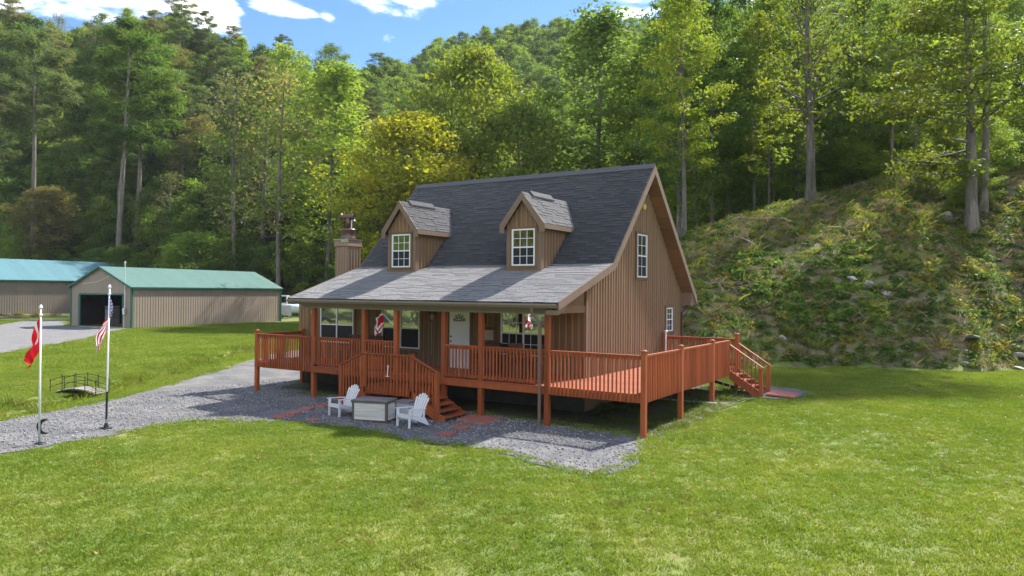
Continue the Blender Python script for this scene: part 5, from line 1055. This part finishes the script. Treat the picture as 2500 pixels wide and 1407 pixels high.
def bank_edge(px, u, w):
    m = random.choice(['mid', 'light', 'yellow', 'light']); plant('bushy', u, w, random.uniform(2.5, 5), m, dict(mid='mid green', dark='dark green', yellow='yellow-green', light='light green')[m]+' shrubby tree on the right of the bank', group='shrubs on the right of the bank, '+m, wide=1.2)
field(130, (2300, 2900), lambda p: (41+max(0, 2480-p)*.03, 58), 3.0, bank_edge)
def low_(px, u, w):
    m = choose([(3, 'light'), (2.5, 'yellow'), (1.5, 'mid')])[0]; plant('bushy', u, w, random.uniform(4.5, 8.5), m, 'low '+dict(light='light green', yellow='yellow-green', mid='mid green')[m]+' leafy tree between the trunks above the bank', group='low trees above the bank, '+m, wide=1.25)
field(160, (1640, 2500), lambda p: (wcx(p)+9, wcx(p)+26), 4.6, low_)
# trees across the road, behind the camera: the windows mirror them
for k in range(30):
    x = -86+(k//2)*6.6+random.uniform(-1.5, 1.5); y = -31-(k//2)*1.4-(k % 2)*9-random.uniform(0, 3); u, w = uw(x, y); plant('rounded', u, w, random.uniform(13, 17) if k % 2 == 0 else random.uniform(17, 22), random.choice(['yellow', 'light', 'gold', 'mid']), 'yellowing tree across the lawn, mirrored in the cabin windows', group='trees across the lawn')

# ------------------------------------------------------------------ ground cover (instanced stuff)
def src(name, v, f, m): o = bpy.data.objects.new(name, np_mesh(name, v, f, m)); return o
def scatter(name, pts, source, smin, smax, label, tilt=.12, seed=0):
    me = bpy.data.meshes.new(name); me.from_pydata([tuple(p) for p in pts], [], []); o = link(name, me); tag(o, label, None, None, 'stuff')
    ng = bpy.data.node_groups.new(name, 'GeometryNodeTree'); ng.interface.new_socket('Geometry', in_out='INPUT', socket_type='NodeSocketGeometry'); ng.interface.new_socket('Geometry', in_out='OUTPUT', socket_type='NodeSocketGeometry')
    N, L = ng.nodes, ng.links; gi, go = N.new('NodeGroupInput'), N.new('NodeGroupOutput'); ip = N.new('GeometryNodeInstanceOnPoints'); oi = N.new('GeometryNodeObjectInfo'); oi.inputs['Object'].default_value = source; oi.inputs['As Instance'].default_value = True
    rv = N.new('FunctionNodeRandomValue'); rv.data_type = 'FLOAT_VECTOR'; rv.inputs[0].default_value = (-tilt, -tilt, 0); rv.inputs[1].default_value = (tilt, tilt, 6.283); rv.inputs['Seed'].default_value = seed
    rs = N.new('FunctionNodeRandomValue'); rs.data_type = 'FLOAT'; rs.inputs[2].default_value = smin; rs.inputs[3].default_value = smax; rs.inputs['Seed'].default_value = seed+5
    L.new(gi.outputs[0], ip.inputs['Points']); L.new(oi.outputs['Geometry'], ip.inputs['Instance']); L.new(rv.outputs[0], ip.inputs['Rotation']); L.new(rs.outputs[1], ip.inputs['Scale']); L.new(ip.outputs[0], go.inputs[0])
    md = o.modifiers.new('scatter', 'NODES'); md.node_group = ng; return o
def blades(seed, n, size, h, wd, bend=.5, clump=0):
    rs = np.random.default_rng(seed); p = rs.uniform(-size/2, size/2, (n, 2))
    if clump: c = rs.uniform(-size/2, size/2, (clump, 2)); p = c[rs.integers(0, clump, n)]+rs.normal(0, size*.05, (n, 2))
    a = rs.uniform(0, 6.283, n); hh = h*rs.lognormal(0, .3, n); b = rs.uniform(.1, bend, n)*hh; w = wd*rs.uniform(.7, 1.3, n); dx, dy = np.cos(a), np.sin(a)
    z0 = np.zeros(n)-.01
    v = np.stack([np.stack([p[:, 0]-dy*w, p[:, 1]+dx*w, z0], 1), np.stack([p[:, 0]+dy*w, p[:, 1]-dx*w, z0], 1), np.stack([p[:, 0]+dx*b*.4+dy*w*.7, p[:, 1]+dy*b*.4-dx*w*.7, hh*.6], 1), np.stack([p[:, 0]+dx*b, p[:, 1]+dy*b, hh], 1)], 1).reshape(-1, 3)
    return v, np.arange(n*4).reshape(n, 4)
def clump(seed, n, R, hgt, leaf):
    rs = np.random.default_rng(seed); d = rs.normal(0, 1, (n, 3)); d[:, 2] = abs(d[:, 2]); d /= np.linalg.norm(d, axis=1)[:, None]; pos = d*(rs.uniform(.15, 1, n)**.6)[:, None]*np.array([R, R, hgt])
    nm = d*.6+rs.normal(0, .5, (n, 3))+np.array([0, 0, .5]); nm /= np.linalg.norm(nm, axis=1)[:, None]; tg = rs.normal(0, 1, (n, 3)); tg -= nm*(tg*nm).sum(1)[:, None]; tg /= np.linalg.norm(tg, axis=1)[:, None]; bt = np.cross(nm, tg); l = leaf*rs.lognormal(0, .3, n)[:, None]
    v = np.stack([pos-tg*l*.5, pos+bt*l*.32, pos+tg*l*.5-nm*l*.1, pos-bt*l*.32], 1).reshape(-1, 3); return v, np.arange(n*4).reshape(n, 4)
def visible(u, w): return abs(u) < .86*w+2
HOLES = [in_drive, in_road, in_dirt, in_pad]
def on_grass(x, y):
    if HOLES[0](x, y) or HOLES[2](x, y) or HOLES[3](x, y): return False
    if x < -34 and HOLES[1](x, y): return False
    if XWING < x < XW and .9 < y < YBW: return False
    if hill_mask(x, y): return False
    return True
gsrc = [src('blades', *blades(100+i, 560, .66, .036, .0062, 1.3), GRASS[0]) for i in range(3)]+[src('blades', *blades(110, 130, .6, .055, .005, 1.2, 9), GRASS[1])]
gpts = [[], [], [], []]
def grass_ring(w0, w1, st, sets):
    for u in np.arange(-.9*w1, .9*w1, st):
        for w in np.arange(w0, w1, st):
            if not visible(u, w): continue
            uu, ww = u+random.uniform(-.2, .2)*st, w+random.uniform(-.2, .2)*st; x, y = xy(uu, ww)
            if on_grass(x, y): random.choice(sets).append((x, y, tz(x, y)))
grass_ring(8.5, 36, .5, gpts[:3])
for k in range(500):
    w = random.uniform(9, 36); u = random.uniform(-.74, .74)*w; x, y = xy(u, w)
    if on_grass(x, y) and math.sin(x*.9+1.3*math.sin(y*.5))+math.sin(y*.7+x*.2) > .2: gpts[3].append((x, y, tz(x, y)))
for i in range(4): scatter('grass', gpts[i], gsrc[i], .8, 1.25, 'short mown green lawn grass' if i < 3 else 'dry straw-coloured tufts in the lawn', .05, i)
fsrc = src('blades', *blades(120, 520, 1.3, .075, .011, .9), GRASS[0]); fpts = []
grass_ring(36, 84, 1.05, [fpts]); scatter('grass', fpts, fsrc, .8, 1.3, 'mown grass of the lawn beyond the drive', .04, 9)
# long grass in the ditch and at the edges of the gravel
dsrc = src('blades', *blades(130, 110, .5, .17, .007, .9), GRASS[1]); dsrc2 = src('blades', *blades(131, 110, .5, .16, .008, .9), leaf_mat('ditch_grass', (.12, .18, .025), (.22, .25, .045)))
dp, dp2 = [], []
for (ax, ay), (bx, by) in zip(DITCH[:-1], DITCH[1:]):
    L_ = math.hypot(bx-ax, by-ay)
    for k in range(int(L_*7)):
        t = random.random(); x = ax+(bx-ax)*t+random.gauss(0, .42); y = ay+(by-ay)*t+random.gauss(0, .42)
        if on_grass(x, y): random.choice((dp, dp2, dp2)).append((x, y, tz(x, y)))
edge_pts = []
for (ax, ay), (bx, by) in zip(DRIVE[2:16], DRIVE[3:17]):
    L_ = math.hypot(bx-ax, by-ay)
    for k in range(int(L_*11)):
        t = random.random(); x = ax+(bx-ax)*t+random.gauss(0, .17); y = ay+(by-ay)*t+random.gauss(0, .17); edge_pts.append((x, y, tz(x, y)+.01))
scatter('grass', dp, dsrc, .6, 1.3, 'long dry grass in the ditch left of the drive', .2, 21); scatter('grass', dp2, dsrc2, .6, 1.3, 'long green grass in the ditch left of the drive', .2, 22)
esrc = src('blades', *blades(132, 50, .3, .055, .006, 1.1), GRASS[0]); scatter('grass', edge_pts, esrc, .6, 1.2, 'ragged dry grass along the edge of the gravel', .2, 23)
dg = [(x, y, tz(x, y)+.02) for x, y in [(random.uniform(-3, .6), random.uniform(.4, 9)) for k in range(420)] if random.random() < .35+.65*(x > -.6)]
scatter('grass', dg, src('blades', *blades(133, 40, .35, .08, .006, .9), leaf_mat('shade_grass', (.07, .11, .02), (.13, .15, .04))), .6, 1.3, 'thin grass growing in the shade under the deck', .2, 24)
# gravel stones
def stone_mesh(seed):
    rs = np.random.default_rng(seed); b = bmesh.new(); bmesh.ops.create_icosphere(b, subdivisions=1, radius=1)
    for v in b.verts: v.co = Vector((v.co.x*rs.uniform(.8, 1.1), v.co.y*rs.uniform(.6, .9), v.co.z*rs.uniform(.45, .7)))
    me = bpy.data.meshes.new('stone'); b.to_mesh(me); b.free(); me.materials.append(M['stone']); return bpy.data.objects.new('stone', me)
sp = [[], []]
while len(sp[0])+len(sp[1]) < 9000:
    x, y = random.uniform(-18, 1.2), random.uniform(-12, 2.5)
    if in_drive(x, y): sp[random.random() < .2].append((x, y, tz(x, y)+.036))
for (ax, ay), (bx, by) in zip(DRIVE[1:16], DRIVE[2:17]):
    for k in range(int(math.hypot(bx-ax, by-ay)*16)):
        t = random.random(); x = ax+(bx-ax)*t+random.gauss(0, .22); y = ay+(by-ay)*t+random.gauss(0, .22); sp[random.random() < .35].append((x, y, tz(x, y)+.028))
scatter('gravel', sp[0], stone_mesh(1), .012, .030, 'loose blue-grey gravel on the drive', .5, 31); scatter('gravel', sp[1], stone_mesh(2), .018, .040, 'larger loose stones on the drive', .5, 32)
# the mass of smaller trees that fills the wooded hillsides
fill = [[], [], []]
def fill_pts(n, pxr, w0f, w1f, zmul=1.0):
    for k in range(n):
        px = random.uniform(*pxr); a, b = w0f(px), w1f(px); w = math.sqrt(random.uniform(a*a, b*b)); u = pu(px, w); x, y = xy(u, w); fill[choose([(3, 0), (3, 1), (1.6, 2)])[0]].append((x, y, tz(x, y)-.3))
fill_pts(1300, (-250, 1100), lambda p: toe(p)+13, lambda p: 212); fill_pts(1700, (880, 1800), lambda p: toe(p)+14, lambda p: 335); fill_pts(500, (-1500, -250), lambda p: toe(p)+2, lambda p: 216); fill_pts(700, (2600, 4200), lambda p: wcx(p)+3, lambda p: 150)
fill_pts(1500, (1600, 2900), lambda p: wcx(p)+22, lambda p: 300)
def crown_src(seed, H, R, m):
    tm, cm, h = tree_mesh('fill', seed, H, .15, .10, oval(R, .36), 26, .42, 16, .85, .6, .45, 2); cm.materials.clear(); cm.materials.append(LEAF[m]); return bpy.data.objects.new('canopy', cm)
for i, (m, lab) in enumerate((('mid', 'mass of mid green smaller trees filling the wooded hillsides'), ('dark', 'mass of dark green smaller trees filling the wooded hillsides'), ('light', 'mass of light green smaller trees filling the wooded hillsides'))):
    scatter('forest', fill[i], crown_src(300+i, 11, 3.6, m), .75, 1.25, lab, .05, 70+i)
lv = np.array([(-.5, 0, .12), (0, -.32, 0), (.5, 0, .15), (0, .32, .02)])*.075; lsrc = src('leaf', lv, np.array([[0, 1, 2, 3]]), leaf_mat('fallen_leaf', (.17, .075, .03), (.34, .21, .07), .2)); lp = []
while len(lp) < 1500:
    w = random.uniform(10, 34); u = random.uniform(-.72, .72)*w; x, y = xy(u, w)
    if XWING < x < 0 and 0 < y < YBW or random.random() > (.9 if in_drive(x, y) or hill_mask(x+1, y+2) or (x > -3 and y > -1) else .35): continue
    lp.append((x, y, tz(x, y)+.045))
scatter('fallen_leaves', lp, lsrc, .5, 1.2, 'scattered brown fallen leaves on the lawn and gravel', .6, 81)
# bank undergrowth
hv = [clump(200+i, 70, .48, .42, .15) for i in range(3)]
usrc = [src('clump', *hv[0], leaf_mat('bank_dark_green', (.06, .115, .022), (.10, .16, .03))), src('clump', *hv[1], leaf_mat('bank_green', (.09, .145, .024), (.15, .19, .035))), src('clump', *hv[2], leaf_mat('bank_yellow', (.17, .175, .03), (.27, .21, .035))),
        src('stalks', *blades(210, 60, .8, .26, .008, 1.8), leaf_mat('bank_dry', (.19, .150, .085), (.28, .23, .13), .2)), src('stalks', *blades(211, 80, .8, .26, .009, 1.7), leaf_mat('bank_grass', (.12, .16, .03), (.22, .22, .065)))]
ul_ = ['dark green brambles covering the bank', 'green weeds covering the bank', 'yellowing weeds covering the bank', 'dry brown stalks on the bank', 'long rough grass on the bank']
up_ = [[] for _ in usrc]
def nz2(x, y, s): return math.sin(x*s+1.7*math.sin(y*s*.8))+math.sin(y*s*1.3+1.1*math.sin(x*s*.6+2))
for u in np.arange(4, 66, .36):
    for w in np.arange(32, 66, .33):
        if u > 1.05*w+1: continue
        x, y = xy(u+random.uniform(-.2, .2), w+random.uniform(-.2, .2))
        if not hill_mask(x, y): continue
        if XWING-1 < x < .3 and y < 12.2: continue
        px = 1250+1792.5*u/w; wc_ = hump(np.array(px), 0)[0]
        if w > wc_+5: continue
        a = nz2(x, y, .45); bare = nz2(x+9, y-4, .33)
        if bare > 1.3 and random.random() < .5: continue
        f = (w-33)/(wc_-33)
        opts = [(1.5+1.0*(a > .2)+.8*(f < .45), 0), (3.0, 1), (.85+.7*(px > 2200), 2), (.9+1.0*(f > .5), 3), (.9+.5*(f > .4), 4)]
        i = choose(opts)[0]; up_[i].append((x, y, tz(x, y)-.03))
brp = []
for k in range(900):
    px = random.gauss(1830, 190); w = 33+abs(random.gauss(0, 4.2)); x, y = xy(pu(px, w), w)
    if px > 1640 and hill_mask(x, y) and nz2(x, y, .45)+random.gauss(0, .5) > .2: brp.append((x, y, tz(x, y)-.05))
bsrc = src('clump', *clump(220, 70, .5, .36, .19), leaf_mat('bramble', (.095, .165, .03), (.16, .23, .045), obj_var=.3)); scatter('undergrowth', brp, bsrc, .4, 1.05, 'big-leaved green brambles on the lower bank behind the deck', .35, 90)
for i in range(5): scatter('undergrowth', up_[i], usrc[i], .38, 1.0, ul_[i], .35, 40+i)
# forest floor cover near the wood edges
fl = [[], []]
for k in range(1500):
    px = random.uniform(-100, 900); w = toe(px)+random.uniform(-2.5, 14); u = pu(px, w); x, y = xy(u, w); fl[random.random() < .4].append((x, y, tz(x, y)))
scatter('undergrowth', fl[0], usrc[0], 1.6, 3.4, 'dark green scrub along the foot of the left wood', .3, 61); scatter('undergrowth', fl[1], usrc[1], 1.4, 3.2, 'green scrub along the foot of the left wood', .3, 62)
gb = [(-97+random.gauss(0, 3.2), 24+random.gauss(0, 5)) for k in range(70)]; gb = [(x, y, tz(x, y)) for x, y in gb]
scatter('undergrowth', gb, usrc[2], .6, 1.3, 'yellow-green weeds in the garden bed by the barn', .3, 63)

# rocks and dead wood on the bank
def rock(u, w, sx, sy, sz, label, seed):
    rs = np.random.default_rng(seed); b = bmesh.new(); bmesh.ops.create_icosphere(b, subdivisions=2, radius=1)
    pl = [(Vector(rs.normal(0, 1, 3)).normalized(), rs.uniform(.55, .85)) for _ in range(9)]
    for v in b.verts:
        for n_, d_ in pl:
            e = v.co.dot(n_)-d_
            if e > 0: v.co -= n_*e
        v.co = Vector((v.co.x*sx, v.co.y*sy, v.co.z*sz))
    me = bpy.data.meshes.new('rock'); b.to_mesh(me); b.free(); me.materials.append(M['rock']); x, y = xy(u, w); o = link('rock', me, None, (x, y, tz(x, y)+sz*.25)); o.rotation_euler = (.25, .1, rs.uniform(0, 3)); tag(o, label, 'rock')
rock(pu(2120, 37.6), 37.6, .62, .35, .30, 'pale grey boulder halfway up the bank', 1); rock(pu(2082, 38.2), 38.2, .55, .3, .18, 'smaller grey rock just left of the pale boulder on the bank', 2)
rock(pu(2362, 33.6), 33.6, .75, .35, .16, 'flat pale rock slab at the foot of the bank', 3); rock(pu(2368, 32.2), 32.2, .42, .3, .16, 'small pale rock on the lawn edge below the flat slab', 4)
rock(pu(2485, 33.4), 33.4, .7, .35, .17, 'flat pale rock slab at the right edge, foot of the bank', 5); rock(pu(2490, 32.4), 32.4, .45, .3, .12, 'small rock in the grass at the right edge', 8)
rock(pu(1911, 34.3), 34.3, .22, .2, .2, 'small round white stone low on the bank beyond the side stairs', 6); rock(pu(2310, 43.5), 43.5, .35, .3, .42, 'upright grey rock beside the big leaning tree', 7); rock(pu(2165, 37), 37, .3, .2, .2, 'small grey stone right of the pale boulder on the bank', 9)
def branch(px, w, L, a, label, seed):
    rs = np.random.default_rng(seed); u = pu(px, w); mb = MB(); x0, y0 = xy(u, w)
    def run(x, y, a, L, r, lev):
        pts = []
        for k in range(5): pts.append((x-x0, y-y0, tz(x, y)+.18+rs.uniform(-.04, .12)+.05*lev)); x += math.cos(a)*L/4; y += math.sin(a)*L/4; a += rs.uniform(-.3, .3)
        mb.tube(pts, [r*(1-.8*k/4) for k in range(5)], 5)
        if lev < 2:
            for k in range(3): j = rs.integers(1, 4); run(pts[j][0]+x0, pts[j][1]+y0, a+rs.choice([-1, 1])*rs.uniform(.4, .9), L*.5, r*.5, lev+1)
    run(x0, y0, a, L, .05, 0); o = link('dead_branch', mb.mesh('dead_branch', M['timber'], True), None, (x0, y0, 0)); tag(o, label, 'branch', 'dead branches on the bank')
branch(1930, 45, 3.0, 2.6, 'long dead branch lying below the thick lone trunk', 1); branch(1850, 42, 2.4, 2.8, 'dead forked branch on the bank near the gable', 2); branch(1720, 38, 2.6, .6, 'dead branch low on the bank just right of the roof', 3); branch(2010, 43.5, 2.2, .3, 'dead branch on the bank right of the lone trunk', 4)
relabel()
